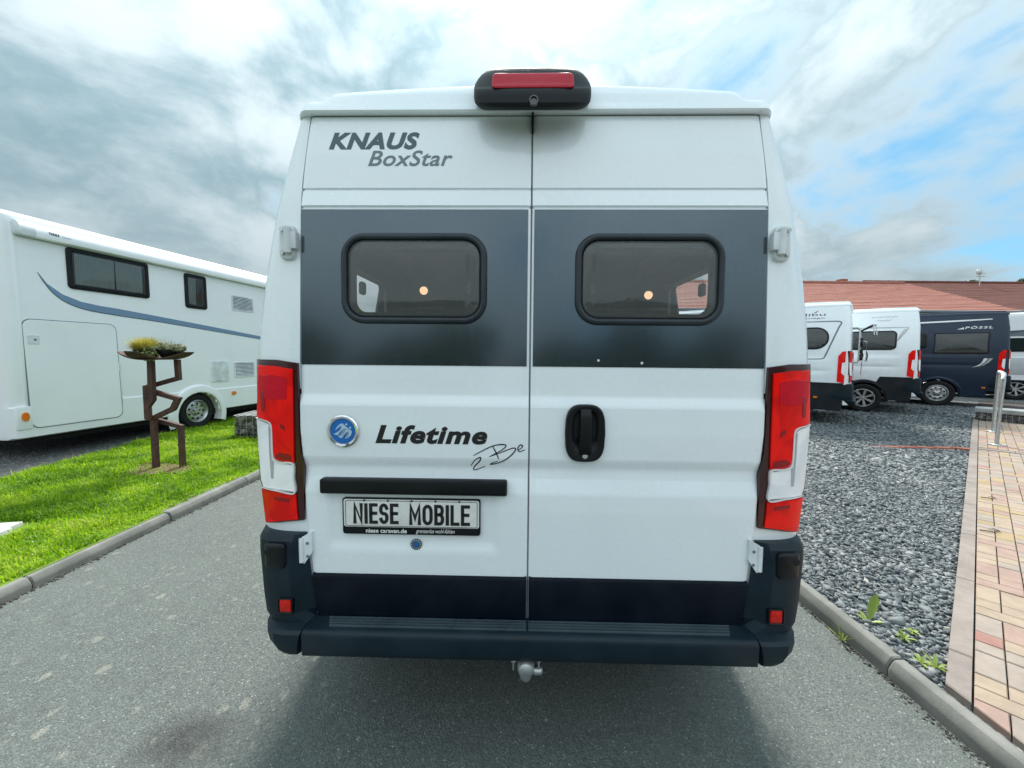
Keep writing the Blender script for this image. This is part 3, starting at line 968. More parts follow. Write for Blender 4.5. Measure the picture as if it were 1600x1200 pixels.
cells = []
CW = 0.0945
for pair in range(13):
    n0 = 0.0785 + pair * 2 * CW
    ph = (0.212 + 0.415 * 0.5 * (pair % 2)) - 0.415 * 12
    for k in range(60):
        e = ph + 0.415 * k
        if e > 10.0: break
        cells += [(e, e + 0.21, n0, n0 + CW), (e, e + 0.21, n0 + CW, n0 + 2 * CW)]
        cells += [(e + 0.21, e + 0.31, n0, n0 + 2 * CW)] if (k + pair) % 3 else [(e + 0.21, e + 0.31, n0, n0 + CW), (e + 0.21, e + 0.31, n0 + CW, n0 + 2 * CW)]
        cells += [(e + 0.31, e + 0.415, n0, n0 + CW), (e + 0.31, e + 0.415, n0 + CW, n0 + 2 * CW)]
kinds = ['paver_sand'] * 3 + ['paver_beige'] * 7 + ['paver_grey'] * 6 + ['paver_pink'] * 7 + ['paver_red']
pool = []
for (e0, e1, n0, n1) in cells:
    em, nm = (e0 + e1) / 2, (n0 + n1) / 2
    if e1 < -2.6 or 6.47 < em < 6.60: continue
    corners = [PO + PE * a + PN * b for a in (e0, e1) for b in (n0, n1)]
    if max(c.x for c in corners) < 1.93: continue
    p = PO + PE * em + PN * nm
    # how it falls in the photograph's view: only used to choose which become single pieces
    u = p.x / max(p.y, 0.05)
    d2 = p.x ** 2 + p.y ** 2 + HC ** 2
    vis = p.y > 0.9 and u < 1.45
    pool.append(((0 if vis else 100) + d2, e0, e1, n0, n1))
pool.sort()
rest = {kx: MB() for kx in PAVER_COLS}
for i, (_, e0, e1, n0, n1) in enumerate(pool):
    kx = random.choice(kinds)
    geo = block_geo(e0, e1, n0, n1, 0.030 + random.uniform(-0.0015, 0.0015), 0.0, 0.004, (random.uniform(-.01, .01), random.uniform(-.01, .01)))
    if geo is None: continue
    if i < 290: MB().add(geo[0], geo[1]).build('paver', kx, pavement, ang=20)
    else: rest[kx].add(geo[0], geo[1])
allr = MB(); mats = []
for mi, (kx, b) in enumerate(rest.items()):
    allr.add(b.v, b.f, mi); mats.append(kx)
far_p = allr.build('paver_field', mats, pavement, smooth=False, kind='stuff')
# cross joint of long stones where the path changes direction
for k in range(7):
    g = block_geo(6.47, 6.60, 0.0785 + 0.34 * k, 0.0785 + 0.34 * (k + 1), 0.032, 0.0)
    MB().add(*g).build('cross_stone', 'edging_concrete', pavement, ang=20)
edging = sroot('edging_kerb', 'long pinkish concrete edging stones between gravel and pavers')
e = -0.62
for k in range(12):
    g = block_geo(e, e + 0.94, -0.003, 0.076, 0.036, -0.12, 0.005)
    if g: MB().add(*g).build('edging_stone', 'edging_concrete', edging, ang=20)
    e += 0.94
    if e > 10.0: break

# row of red bricks sunk in the gravel
bb = sroot('brick_border', 'row of red bricks sunk in the gravel')
bpts = [(6.80, 5.60), (6.62, 5.69), (6.41, 5.74), (6.19, 5.80), (6.00, 5.85), (5.81, 5.90), (5.60, 5.93)]
for i in range(6):
    a, b = Vector(bpts[i]), Vector(bpts[i + 1])
    d = (b - a); ln = d.length; d.normalize(); n_ = Vector((-d.y, d.x))
    ang = math.atan2(d.y, d.x) + random.uniform(-0.05, 0.05)
    m_ = (a + b) / 2
    xf = Matrix.Translation((m_.x, m_.y, gz_right(m_.x, m_.y))) @ Matrix.Rotation(ang, 4, 'Z') @ Matrix.Rotation(random.uniform(-.02, .02), 4, 'Y')
    MB().box(-ln / 2 + 0.004, ln / 2 - 0.004, -0.05, 0.05, -0.04, 0.040 - 0.007 * i, 0.005, xf=xf).build('brick', 'brick_red', bb)

# ------------------------------------------------------------------ main camper van: shared body tables (local: x right, y forward, z up)
xout = interp([(0.30, 0.97), (0.45, 0.985), (0.60, 1.005), (0.856, 1.037), (1.003, 1.048), (1.076, 1.054), (1.281, 1.056), (1.491, 1.051), (1.629, 1.040), (1.799, 1.018), (1.942, 0.990), (2.071, 0.962), (2.199, 0.931), (2.324, 0.898), (2.396, 0.876)])
xin = interp([(0.40, 0.78), (0.526, 0.793), (0.709, 0.812), (0.917, 0.827), (1.098, 0.837), (1.255, 0.846), (1.384, 0.846), (1.492, 0.846), (2.038, 0.837), (2.109, 0.837), (2.178, 0.833), (2.286, 0.823), (2.39, 0.813)])
YD = [(0.53, 0.0), (0.704, 0.0), (0.95, -0.002), (1.018, 0.0), (1.075, 0.014), (1.098, 0.017), (1.112, 0.017), (1.150, 0.006), (1.24, 0.005), (1.338, 0.008), (1.378, 0.019), (1.40, 0.021), (1.487, 0.026), (2.046, 0.045), (2.0505, 0.045), (2.0535, 0.052), (2.0575, 0.052), (2.0605, 0.043), (2.117, 0.057), (2.1195, 0.063), (2.1235, 0.063), (2.126, 0.056), (2.25, 0.068), (2.39, 0.088)]
yd = interp(YD)
yp = interp([(0.4, 0.0), (1.0, 0.006), (1.5, 0.022), (2.05, 0.045), (2.39, 0.088)])      # pillar: same lean without the door's creases


def pillar_y(x, z):
    a, b = xin(z), xout(z)
    s = min(max((abs(x) - a) / (b - a), 0.0), 1.0)
    return yp(z) + 0.004 + 0.10 * (1 - math.sqrt(max(0.0, 1 - s ** 3)))


def pil(x, z, off): return (x, pillar_y(x, z) - off, z)


def door(x, z, off): return (x, yd(z) - off, z)


crease = interp([(0.3, 0), (1.02, 0.0), (1.098, 0.016), (1.112, 0.016), (1.15, 0.0), (1.338, 0.0), (1.378, 0.014), (1.6, 0.004), (1.8, 0)])


def side_x(y, z):
    """half width of the body side at y, z"""
    c = crease(z) * min(1, max(0, (y - 0.25) / 0.3)) * (1 if y < 4.3 else 0)
    return xout(z) - c


def Zp(seq, sc, ox, oy): return [(ox + x / sc, oy + y / sc) for x, y in seq]


VR = dict(cx=0.064, D=1.37, a=math.radians(1.2))


def px_on_pillar(u, v):
    """measured photo point -> (x, z) on the curved rear pillar, in van coordinates"""
    yl = 0.03
    for _ in range(6):
        X = Vector((math.cos(VR['a']), -math.sin(VR['a']), 0)); Y = Vector((math.sin(VR['a']), math.cos(VR['a']), 0))
        O = Vector((VR['cx'], VR['D'], 0))
        d = _F + _R * ((u - 800) / 600) + _U * ((600 - v) / 600)
        C0 = Vector((0, 0, HC))
        t = (O + Y * yl - C0).dot(Y) / d.dot(Y)
        P = C0 + d * t
        x, z = (P - O).dot(X), P.z
        yl = pillar_y(x, z)
    return x, z


LIGHT = {k: [px_on_pillar(u, v) for u, v in Zp(p, 4.286, 395, 555)] for k, p in dict(
    frame=[(37, 25), (170, 30), (310, 52), (314, 150), (318, 250), (316, 300), (320, 400), (322, 480), (328, 600), (340, 690), (352, 760), (352, 800), (354, 900), (355, 1000), (355, 1095), (230, 1106), (105, 1112), (78, 875), (62, 822), (45, 410)],
    upper=[(58, 65), (170, 72), (284, 93), (287, 300), (290, 500), (293, 709), (215, 700), (180, 690), (166, 672), (156, 630), (152, 500), (146, 455), (130, 436), (98, 426), (48, 405)],
    clear=[(46, 424), (92, 440), (118, 452), (132, 470), (137, 520), (144, 640), (152, 685), (175, 705), (215, 716), (284, 728), (290, 820), (296, 905), (190, 893), (90, 868), (76, 822)],
    lower=[(80, 884), (190, 905), (306, 921), (312, 1010), (318, 1086), (210, 1096), (107, 1104)]).items()}

BASES = {}


def build_van(root, paint_mat, skirt=None, main=False, wheel_style='steel', length=5.99, axle=1.0):
    """the body shell, roof, cab, lights, bumper and wheels that all four vans share"""
    YS = [0.0, 0.03, 0.08, 0.15] + [round(0.2 + 0.05 * i, 3) for i in range(int((length - 2.0) / 0.05))]
    yend = YS[-1]
    zr = [0.30 + 0.05 * i for i in range(9)] + [0.75, 0.80, 0.856, 0.90, 0.95, 1.0, 1.05, 1.075, 1.098, 1.112, 1.15, 1.2, 1.28, 1.338, 1.378, 1.42, 1.49, 1.56, 1.64, 1.72, 1.80, 1.88, 1.98, 2.071, 2.13, 2.199, 2.26, 2.324, 2.36, 2.396]
    fw_y = axle + 4.035
    body = MB()
    wz, wr = 0.34, 0.40
    hole = (lambda y, z: main and 0.60 < y < 1.25 and 1.72 < z < 1.98)
    for sgn in (-1, 1):
        vs = []
        for y in YS:
            for z in zr:
                vs.append((sgn * side_x(y + 0.1, z), 0.104 + y + yp(z) * max(0.0, 1 - y / 0.8), z))
        nz = len(zr)
        f1 = []
        for i in range(len(YS) - 1):
            for j in range(nz - 1):
                ym, zm = 0.1 + (YS[i] + YS[i + 1]) / 2, (zr[j] + zr[j + 1]) / 2
                if (ym - axle) ** 2 + (zm - wz) ** 2 < wr ** 2: continue
                if hole(ym, zm): continue
                if zm < 0.45 and ym < 0.37: continue
                f1.append((i * nz + j, i * nz + j + 1, (i + 1) * nz + j + 1, (i + 1) * nz + j))
        body.add(vs, f1)
        # rear pillar, from the door gap round the corner
        S_ = [math.sin(PI / 2 * t / 14) for t in range(15)]
        zz = [0.44] + [0.45 + 0.05 * i for i in range(39)] + [2.396]
        pvs = []
        for z in zz:
            a, b = xin(z), xout(z)
            pvs.append((sgn * a, yp(z) + 0.05, z))
            for s in S_: x = sgn * (a + (b - a) * s); pvs.append((x, pillar_y(x, z), z))
        n = 16
        body.add(pvs, [(i * n + j, i * n + j + 1, (i + 1) * n + j + 1, (i + 1) * n + j) for i in range(len(zz) - 1) for j in range(n - 1)])
    # cab: nose sections
    prof_n = 15
    secs = [(yend + 0.1, 2.40, 1.0), (yend + 0.45, 2.36, 0.99), (yend + 0.9, 1.98, 0.97), (yend + 1.30, 1.50, 0.955), (yend + 1.45, 1.36, 0.95), (yend + 1.8, 1.14, 0.90), (yend + 1.95, 0.90, 0.83), (yend + 2.0, 0.6, 0.80)]
    cab, glass, = MB(), MB()
    vs = []
    for (y, zt, wf) in secs:
        half = []
        for i in range(prof_n):
            q = i / (prof_n - 1)
            z = 0.30 + (zt - 0.30) * q
            half.append((xout(min(z, 2.39)) * wf * (1 - 0.10 * q ** 8 if zt < 2.3 else 1), z))
        row = [(-x, y, z) for x, z in half] + [(x * k, y, zt + 0.06 * (1 - k * k)) for x, k in ((half[-1][0], -0.85), (half[-1][0], -0.4), (half[-1][0], 0.0), (half[-1][0], 0.4), (half[-1][0], 0.85))] + [(x, y, z) for x, z in half[::-1]]
        vs += row
    n = prof_n * 2 + 5
    fc, fg, fl, fr_ = [], [], [], []
    for i in range(len(secs) - 1):
        for j in range(n - 1):
            f = (i * n + j, i * n + j + 1, (i + 1) * n + j + 1, (i + 1) * n + j)
            top = prof_n - 1 <= j < prof_n + 5
            ym = (secs[i][0] + secs[i + 1][0]) / 2
            zm = sum(vs[q][2] for q in f) / 4
            if (ym - fw_y) ** 2 + (zm - wz) ** 2 < 0.34 ** 2 and not top: continue
            if top and i in (1, 2): fg.append(f)
            elif i in (1, 2) and 1.28 < zm < 1.88: (fl if j < prof_n else fr_).append(f)
            else: fc.append(f)
    fc.append(tuple(range((len(secs) - 1) * n, len(secs) * n)))
    body.add(vs, fc)
    b_o = body.build('body', paint_mat, root, ang=40)
    glass.add(vs, fg).build('windscreen', 'dark_glass', root)
    for ff in (fl, fr_): MB().add(vs, ff).build('cab_window', 'dark_glass', root)
    if skirt:
        for sgn in (-1, 1):
            sk = lambda a, b, off: (sgn * (side_x(a, b) + off), a, b)
            ar_ = [(axle + 0.445 * math.cos(math.radians(q)), wz + 0.445 * math.sin(math.radians(q))) for q in (176, 165, 152, 140, 128, 118)]
            row_patch('lower_skirt', [(0.13, 0.31), (axle - 0.445, 0.31)] + ar_ + [(axle - 0.27, 0.872), (0.11, 0.872), (0.11, 0.44)], sk, 0.007, 'skirt_plastic', root, 0.012, 10, 0.006)
            row_patch('lower_skirt', [(axle + 0.47, 0.31), (fw_y - 0.42, 0.31), (fw_y - 0.42, 0.60), (axle + 0.44, 0.60)], sk, 0.007, 'skirt_plastic', root, 0.02, 12, 0.006)
    # roof skin with raised middle
    rys = [0.0, 0.004, 0.010, 0.018, 0.026, 0.035, 0.045, 0.055, 0.063, 0.072, 0.085, 0.10, 0.14, 0.19, 0.26, 0.34, 0.6, 1.0, 1.6, 2.4, 3.2, yend + 0.1]
    rxs = sorted(set([round(s_ * t, 4) for s_ in (-1, 1) for t in (0.866, 0.8655, 0.863, 0.859, 0.853, 0.845, 0.833, 0.82, 0.79, 0.772, 0.762, 0.752, 0.742, 0.732, 0.715, 0.69, 0.62, 0.5, 0.36, 0.2, 0.0)]))

    def roof_y0(x):
        return pillar_y(x, 2.39) - 0.026 * min(1.0, max(0.0, (0.872 - abs(x)) / 0.05)) - 0.004

    def roof_z(x, t0):
        # t0: distance forward from the lip; shoulders at the sides, raised middle panel
        ax = abs(x)
        t = min(max(t0 / 0.035, 0), 1)
        side = 0.045 * (1 - (1 - t) ** 2.0) + 0.02 * min(max((t0 - 0.06) / 0.5, 0), 1)
        edge = max(0.0, 1 - ((ax - 0.825) / 0.041) ** 2.2) ** 0.5 if ax > 0.825 else 1.0
        t2 = min(max((t0 - 0.016) / 0.055, 0), 1)
        m = min(max((0.775 - ax) / 0.05, 0), 1); m = m * m * (3 - 2 * m)
        return 2.398 + side * edge + (0.050 + 0.030 * (1 - (ax / 0.75) ** 2)) * m * (1 - (1 - t2) ** 1.7)

    vs, fs = [], []
    nx = len(rxs)
    for yy in rys:
        for x in rxs: vs.append((x, roof_y0(x) + yy, roof_z(x, yy)))
    fs = [(j * nx + i, j * nx + i + 1, (j + 1) * nx + i + 1, (j + 1) * nx + i) for j in range(len(rys) - 1) for i in range(nx - 1)]
    o = len(vs)
    vs += [(x, roof_y0(x) + 0.004, 2.3925) for x in rxs] + [(x, roof_y0(x) + 0.05, 2.3925) for x in rxs]
    fs += [(i, i + 1, o + i + 1, o + i) for i in range(nx - 1)] + [(o + i, o + i + 1, o + nx + i + 1, o + nx + i) for i in range(nx - 1)]
    MB().add(vs, fs).build('roof', paint_mat, root, ang=28)
    # wheels and arches
    for (yw) in (axle, fw_y):
        for sgn in (-1, 1):
            wheel(root, sgn * 0.935, yw, wz, 0.34, sgn, wheel_style)
    for sgn in (-1, 1):
        arch = MB()
        vs, fs = [], []
        NA = 30
        for i in range(NA + 1):
            a = -0.12 + (PI + 0.24) * i / NA
            for (r_, ox) in ((0.372, -0.02), (0.380, 0.012), (0.425, 0.016), (0.452, 0.002)):
                y, z = axle + math.cos(a) * r_, wz + math.sin(a) * r_
                vs.append((sgn * (side_x(y, max(z, 0.3)) + ox), y, z))
        fs = [(i * 4 + j, i * 4 + j + 1, (i + 1) * 4 + j + 1, (i + 1) * 4 + j) for i in range(NA) for j in range(3)]
        arch.add(vs, fs)
        # inside of the wheel house
        vs = []
        for i in range(NA + 1):
            a = -0.12 + (PI + 0.24) * i / NA
            for ox in (1.03, 0.62): vs.append((sgn * ox, axle + math.cos(a) * 0.42, wz + math.sin(a) * 0.42))
        ar = arch.build('wheel_arch', 'skirt_plastic' if skirt else paint_mat, root)
        MB().add(vs, [(i * 2, i * 2 + 1, i * 2 + 3, i * 2 + 2) for i in range(NA)]).build('arch_liner', 'dark_gap', ar)
    MB().box(-0.9, 0.9, 0.12, yend + 1.2, 0.36, 0.44).build('underbody', 'dark_gap', root, smooth=False)
    # tail lights
    for sgn in (-1, 1):
        mir = lambda p: [(-sgn * x, z) for x, z in p]
        if ('tl', sgn) not in BASES:
            fr = row_patch('tail_light', mir(LIGHT['frame']), pil, 0.012, 'red_lens_dark', root, 0.012, 10, 0.03)
            u_ = row_patch('red_lens', mir(LIGHT['upper']), pil, 0.019, 'red_lens', fr, 0.005, 9, 0.012)
            c_ = row_patch('clear_lens', mir(LIGHT['clear']), pil, 0.0175, 'clear_lens', fr, 0.005, 9, 0.012)
            l_ = row_patch('red_lens', mir(LIGHT['lower']), pil, 0.018, 'red_lens', fr, 0.008, 9, 0.012)
            Q5 = lambda seq: mir([px_on_pillar(u, v) for u, v in Zp(seq, 4.286, 395, 555)])
            ex = []
            for seq, m_, nm in (([(64, 132), (150, 128), (246, 150), (247, 172), (246, 290), (160, 292), (72, 280), (66, 200)], 'lens_inset', 'lens_block'),
                                ([(78, 236), (100, 238), (100, 372), (80, 366)], 'lens_deep', 'lens_bar'), ([(172, 660), (200, 642), (262, 655), (278, 668), (280, 700), (215, 692), (182, 680)], 'lens_deep', 'lens_bar'),
                                ([(205, 450), (232, 468), (236, 500), (205, 478)], 'lens_deep', 'lens_bar')):
                ex.append(row_patch(nm, Q5(seq), pil, 0.0203, m_, fr, 0.006, 8, 0.002))
            for seq, m_, nm in (([(126, 470), (134, 480), (141, 640), (146, 690), (160, 702), (158, 815), (144, 812), (132, 640)], 'lens_grey', 'lens_rib'), ([(88, 862), (190, 884), (288, 896), (290, 903), (190, 892), (92, 868)], 'lens_edge', 'lens_rib'),
                                ([(165, 935), (240, 945), (262, 950), (262, 975), (240, 968), (165, 955)], 'lens_deep', 'lens_bar')):
                ex.append(row_patch(nm, Q5(seq), pil, 0.0192, m_, fr, 0.004, 4, 0.002))
            ex.append(strokes('lens_trim', [Q5([(45, 414), (98, 430), (126, 442), (143, 462), (148, 510), (153, 640), (161, 684), (182, 702), (215, 710), (287, 720), (293, 815), (298, 912), (190, 897), (88, 872)])], 0.0032, pil, 'lens_edge', fr, 0.0215))
            # the lamp wraps a hand's width on to the side
            sd = lambda a, b, off: (sgn * (side_x(a, b) + off), a, b)
            sp_ = row_patch('side_lens', [(0.104, 1.50), (0.16, 1.49), (0.215, 1.40), (0.215, 0.90), (0.104, 0.87)], sd, 0.010, 'red_lens', fr, 0.05, 3, 0.012)
            sc_ = row_patch('side_lens', [(0.104, 1.28), (0.150, 1.27), (0.155, 1.08), (0.12, 1.03), (0.104, 1.03)], sd, 0.0125, 'clear_lens', fr, 0.04, 3, 0.004)
            BASES[('tl', sgn)] = (fr, [u_, c_, l_, sp_, sc_] + ex)
        else:
            fr, kids = BASES[('tl', sgn)]
            f2_ = fr.copy(); COL.objects.link(f2_); f2_.parent = root
            for k in kids: c2 = k.copy(); COL.objects.link(c2); c2.parent = f2_
    # bumper: step board and two corner pieces
    cp = [(0.86, 1.030, 0.8, -0.02), (0.84, 1.038, 0.8, -0.032), (0.80, 1.036, 0.812, -0.036), (0.74, 1.030, 0.815, -0.038), (0.64, 1.024, 0.805, -0.042), (0.57, 1.012, 0.80, -0.046), (0.54, 1.003, 0.80, -0.05), (0.532, 1.000, 0.803, -0.078), (0.522, 0.995, 0.806, -0.089), (0.49, 0.980, 0.812, -0.092), (0.462, 0.952, 0.816, -0.09), (0.444, 0.92, 0.82, -0.082), (0.432, 0.88, 0.822, -0.06)]
    for sgn in (-1, 1):
        if ('bc', sgn) in BASES:
            c2 = BASES[('bc', sgn)].copy(); COL.objects.link(c2); c2.parent = root; continue
        vs = []
        for (z, xo, xi, yf) in cp:
            xi2 = xi + (0.052 if z > 0.54 else 0.0)
            row = [(xin(z) - 0.0005 if z > 0.54 else xi, -0.0035 if z > 0.54 else 0.035, z), (xi + (0.030 if z > 0.54 else 0.0), min(-0.006, yf + 0.028) if z > 0.54 else yf + 0.045, z), (xi2 + 0.01, yf, z)]
            for s in (0.3, 0.55, 0.72, 0.85, 0.94, 0.985, 1.0):
                x = xi2 + 0.01 + (xo - xi2 - 0.01) * s
                row.append((x, yf + (0.14 - yf) * (1 - math.sqrt(max(0, 1 - s ** 5))), z))
            row += [(xo, 0.22, z), (xo - 0.012, 0.34, z)]
            vs += [(sgn * a, b, c) for a, b, c in row]
        n = 12
        fs = [(i * n + j, i * n + j + 1, (i + 1) * n + j + 1, (i + 1) * n + j) for i in range(len(cp) - 1) for j in range(n - 1)]
        fs.append(tuple(range(n)))
        fs.append(tuple(range((len(cp) - 1) * n, len(cp) * n)))
        BASES[('bc', sgn)] = MB().add(vs, fs).build('bumper_corner', 'bumper_plastic', root, ang=24)
    if 'step' in BASES:
        c2 = BASES['step'].copy(); COL.objects.link(c2); c2.parent = root
    else:
        prof = [(0.03, 0.543), (-0.005, 0.541), (-0.070, 0.537), (-0.083, 0.534), (-0.0895, 0.527), (-0.091, 0.515), (-0.0905, 0.470), (-0.086, 0.446), (-0.078, 0.437), (0.10, 0.435)]
        xs = [-0.812, -0.806, -0.6, -0.3, 0, 0.3, 0.6, 0.806, 0.812]
        vs = []
        for x in xs:
            e_ = 0.006 if abs(x) > 0.81 else 0
            vs += [(x, y + e_ * (y < 0), z - e_) for y, z in prof]
        n = len(prof)
        fs = [(i * n + j, i * n + j + 1, (i + 1) * n + j + 1, (i + 1) * n + j) for i in range(len(xs) - 1) for j in range(n - 1)] + [tuple(range(n)), tuple(range((len(xs) - 1) * n, len(xs) * n))]
        BASES['step'] = MB().add(vs, fs).build('bumper_step', 'bumper_plastic', root, ang=50)
    return b_o


van = thing('camper_van', 'large white camper van seen square from behind with charcoal window band', 'van', (VR['cx'], VR['D'], 0), -VR['a'])
build_van(van, 'white_paint', None, True)
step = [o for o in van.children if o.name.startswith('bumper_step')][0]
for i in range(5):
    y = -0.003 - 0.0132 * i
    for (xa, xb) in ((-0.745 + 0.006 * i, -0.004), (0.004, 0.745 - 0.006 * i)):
        MB().box(xa, xb, y - 0.0050, y + 0.0008, 0.532, 0.5475 - 0.0008 * i, 0.0018).build('tread_rib', 'rib_sheen_plastic', step)
corners = {(-1 if o.data.vertices[0].co.x < 0 else 1): o for o in van.children if o.name.startswith('bumper_corner')}
for sgn in (-1, 1):
    c = corners[sgn]
    q = lambda a, b, off: (sgn * a, -0.046 - off, b)
    rr_rings(0.858, 0.573, 0.917, 0.632, 0.008, [(0, -0.012), (0, 0.0025), (0.003, 0.004), (0.006, 0.001), (0.0065, -0.008)], q, False).build('reflector_surround', 'black_plastic', c)
    rr_rings(0.867, 0.580, 0.909, 0.626, 0.006, [(0, -0.008), (0, 0.0015), (0.004, 0.0035)], q).build('reflector', 'reflector_red', c)
    # square sensor cover with a round eye
    q2 = lambda a, b, off: (sgn * a, -0.036 - off + 0.012 * max(0, (a - 0.93) / 0.036) ** 2, b)
    rr_rings(0.884, 0.742, 0.966, 0.836, 0.016, [(0, -0.01), (0, 0.006), (0.005, 0.013), (0.014, 0.016)], q2).build('tow_cover', 'black_plastic', c)
    MB().lathe([(-0.056, 0.0003), (-0.056, 0.010), (-0.053, 0.013), (-0.03, 0.013)], (sgn * 0.945, 0.004, 0.808), 'y', 16).build('parking_sensor', 'dark_gap', c)
# doors
GAP = 0.0032
for sgn, side in ((-1, 'left'), (1, 'right')):
    zrows = sorted(set([0.535, 0.545, 2.388] + [t[0] for t in YD if 0.54 < t[0] < 2.385] + list(np.linspace(0.56, 2.38, 118).round(4))))
    NXD = 60
    wx0, wx1, wz0, wz1 = (0.157, 0.688, 1.637, 1.9625)
    rec = (0.11, 0.745, 0.80, 1.012)                                     # shallow number plate recess, left door only

    def dsurf(x, z, off=0.0):
        y = yd(z)
        if sgn < 0:
            ax = abs(x)
            d = min(ax - rec[0], rec[1] - ax, z - rec[2], rec[3] - z)
            t = min(max(d / 0.022, 0), 1)
            y += 0.008 * t * t * (3 - 2 * t)
        return (x, y - off, z)

    def inside(x, z, inset):
        x0, x1, z0, z1, r = wx0 + inset, wx1 - inset, wz0 + inset, wz1 - inset, 0.085 - inset
        dx = max(x0 + r - x, x - (x1 - r), 0); dzz = max(z0 + r - z, z - (z1 - r), 0)
        return dx * dx + dzz * dzz < r * r and x0 < x < x1 and z0 < z < z1

    vs, fs = [], []
    for z in zrows:
        a, b = GAP, xin(z) - 0.004
        vs.append((sgn * a, yd(z) + 0.03, z))
        for i in range(NXD + 1):
            t = i / NXD
            x = a + (b - a) * t
            e_ = 0.004 * (max(0, 1 - (x - a) / 0.006) ** 2 + max(0, 1 - (b - x) / 0.006) ** 2)
            p = dsurf(sgn * x, z); vs.append((p[0], p[1] + e_, z))
        vs.append((sgn * b, yd(z) + 0.03, z))
    n = NXD + 3
    for j in range(len(zrows) - 1):
        for i in range(n - 1):
            c4 = [vs[k] for k in (j * n + i, j * n + i + 1, (j + 1) * n + i + 1, (j + 1) * n + i)]
            if all(inside(abs(p[0]), p[2], 0.002) for p in c4): continue
            fs.append((j * n + i, j * n + i + 1, (j + 1) * n + i + 1, (j + 1) * n + i))
    dr = MB().add(vs, fs).build('rear_door', 'white_paint', van, ang=60)
    # charcoal film over the upper half
    vs, fs = [], []
    fz = [1.487, 1.4875] + list(np.linspace(1.50, 2.03, 44)) + [2.0458, 2.0462]
    for z in fz:
        a, b = (0.012 if sgn < 0 else 0.010), xin(z) - 0.007
        for i in range(NXD + 1): x = a + (b - a) * i / NXD; vs.append((sgn * x, yd(z) - 0.0016, z))
    n = NXD + 1
    for j in range(len(fz) - 1):
        for i in range(n - 1):
            c4 = [vs[k] for k in (j * n + i, j * n + i + 1, (j + 1) * n + i + 1, (j + 1) * n + i)]
            if all(inside(abs(p[0]), p[2], 0.002) for p in c4): continue
            fs.append((j * n + i, j * n + i + 1, (j + 1) * n + i + 1, (j + 1) * n + i))
    MB().add(vs, fs).build('window_film', 'window_film', dr)
    # window: rubbery frame, dark groove, bulged acrylic pane, latches
    sf = lambda a, b, off: (sgn * a, yd(b) - off, b)
    rr_rings(wx0, wz0, wx1, wz1, 0.085, [(0.0, 0.0), (0.001, 0.006), (0.005, 0.012), (0.011, 0.015), (0.018, 0.0145), (0.0235, 0.011), (0.0245, -0.02)], sf, False, n=10).build('window_frame', 'frame_plastic', dr, ang=60)
    rr_rings(wx0 + 0.0265, wz0 + 0.0265, wx1 - 0.0265, wz1 - 0.0265, 0.06, [(0.0, -0.02), (0.0, 0.004), (0.003, 0.008), (0.018, 0.009), (0.024, 0.0125), (0.032, 0.014), (0.06, 0.015)], sf, True, n=10).build('window_pane', 'rear_glass', dr, ang=60)
    rr_rings(wx0 + 0.0235, wz0 + 0.0235, wx1 - 0.0235, wz1 - 0.0235, 0.063, [(0.0, -0.012), (0.020, -0.012), (0.020, -0.03)], sf, False, n=10).build('pane_seal', 'dark_gap', dr)
    for ax in (0.225, 0.62):
        rr_rings(ax - 0.010, 1.745, ax + 0.010, 1.792, 0.009, [(0, -0.03), (0, -0.012), (0.003, -0.008)], sf).build('window_latch', 'black_plastic', dr)
    # dark sill panel at the foot of the door
    vs, fs = [], []
    pr = [(0.530, 0.010), (0.5305, -0.009), (0.60, -0.011), (0.693, -0.0125), (0.702, -0.008), (0.7065, 0.004)]
    xs_ = np.array([0, 0.004] + list(np.linspace(0.1, 0.9, 10)) + [0.996, 1])
    for z, y in pr:
        for t in xs_:
            a, b = 0.0045, xin(z) - 0.006
            vs.append((sgn * (a + (b - a) * min(max((t - 0.004) / 0.992, 0), 1)), 0.012 if t in (0.0, 1.0) else y, z))
    fs = [(j * 14 + i, j * 14 + i + 1, (j + 1) * 14 + i + 1, (j + 1) * 14 + i) for j in range(len(pr) - 1) for i in range(13)]
    MB().add(vs, fs).build('sill_panel', 'sill_plastic', dr, ang=30)
    # hinges
    hb = MB()
    rr = lambda a, b, off: (sgn * a, pillar_y(a, b) - off, b)
    rr_rings(0.850, 1.866, 0.912, 1.990, 0.022, [(0, -0.005), (0, 0.010), (0.003, 0.016), (0.008, 0.018)], rr, True, hb)
    hinge = hb.build('hinge', 'white_plastic', van)
    MB().lathe([(1.885, 0.0004), (1.885, 0.013), (1.972, 0.013), (1.972, 0.0004)], (sgn * 0.868, 0.014, 0), 'z', 14).build('hinge_pin', 'white_plastic', hinge)
    MB().box(min(sgn * 0.837, sgn * 0.868), max(sgn * 0.837, sgn * 0.868), 0.010, 0.036, 1.900, 1.960, 0.004).build('hinge_leaf', 'white_plastic', hinge)
    for zz_ in (1.888, 1.968):
        MB().lathe([(-0.0005, 0.0004), (-0.0005, 0.0075), (0.01, 0.0075)], (sgn * 0.893, 0.016, zz_), 'y', 12).build('hinge_bolt', 'galvanised', hinge)
    hb = MB()
    xf = Matrix.Rotation(0, 4, 'Z')
    vs = []
    for (x, z) in ((0.800, 0.868), (0.842, 0.846), (0.850, 0.752), (0.832, 0.745), (0.802, 0.790)): vs += [(sgn * x, -0.012, z), (sgn * x, 0.03, z)]
    n = 5
    hb.add(vs, [tuple(range(0, 10, 2)), tuple(range(1, 10, 2))] + [(2 * i, 2 * ((i + 1) % n), 2 * ((i + 1) % n) + 1, 2 * i + 1) for i in range(n)])
    hinge = hb.build('hinge', 'white_plastic', van, smooth=False)
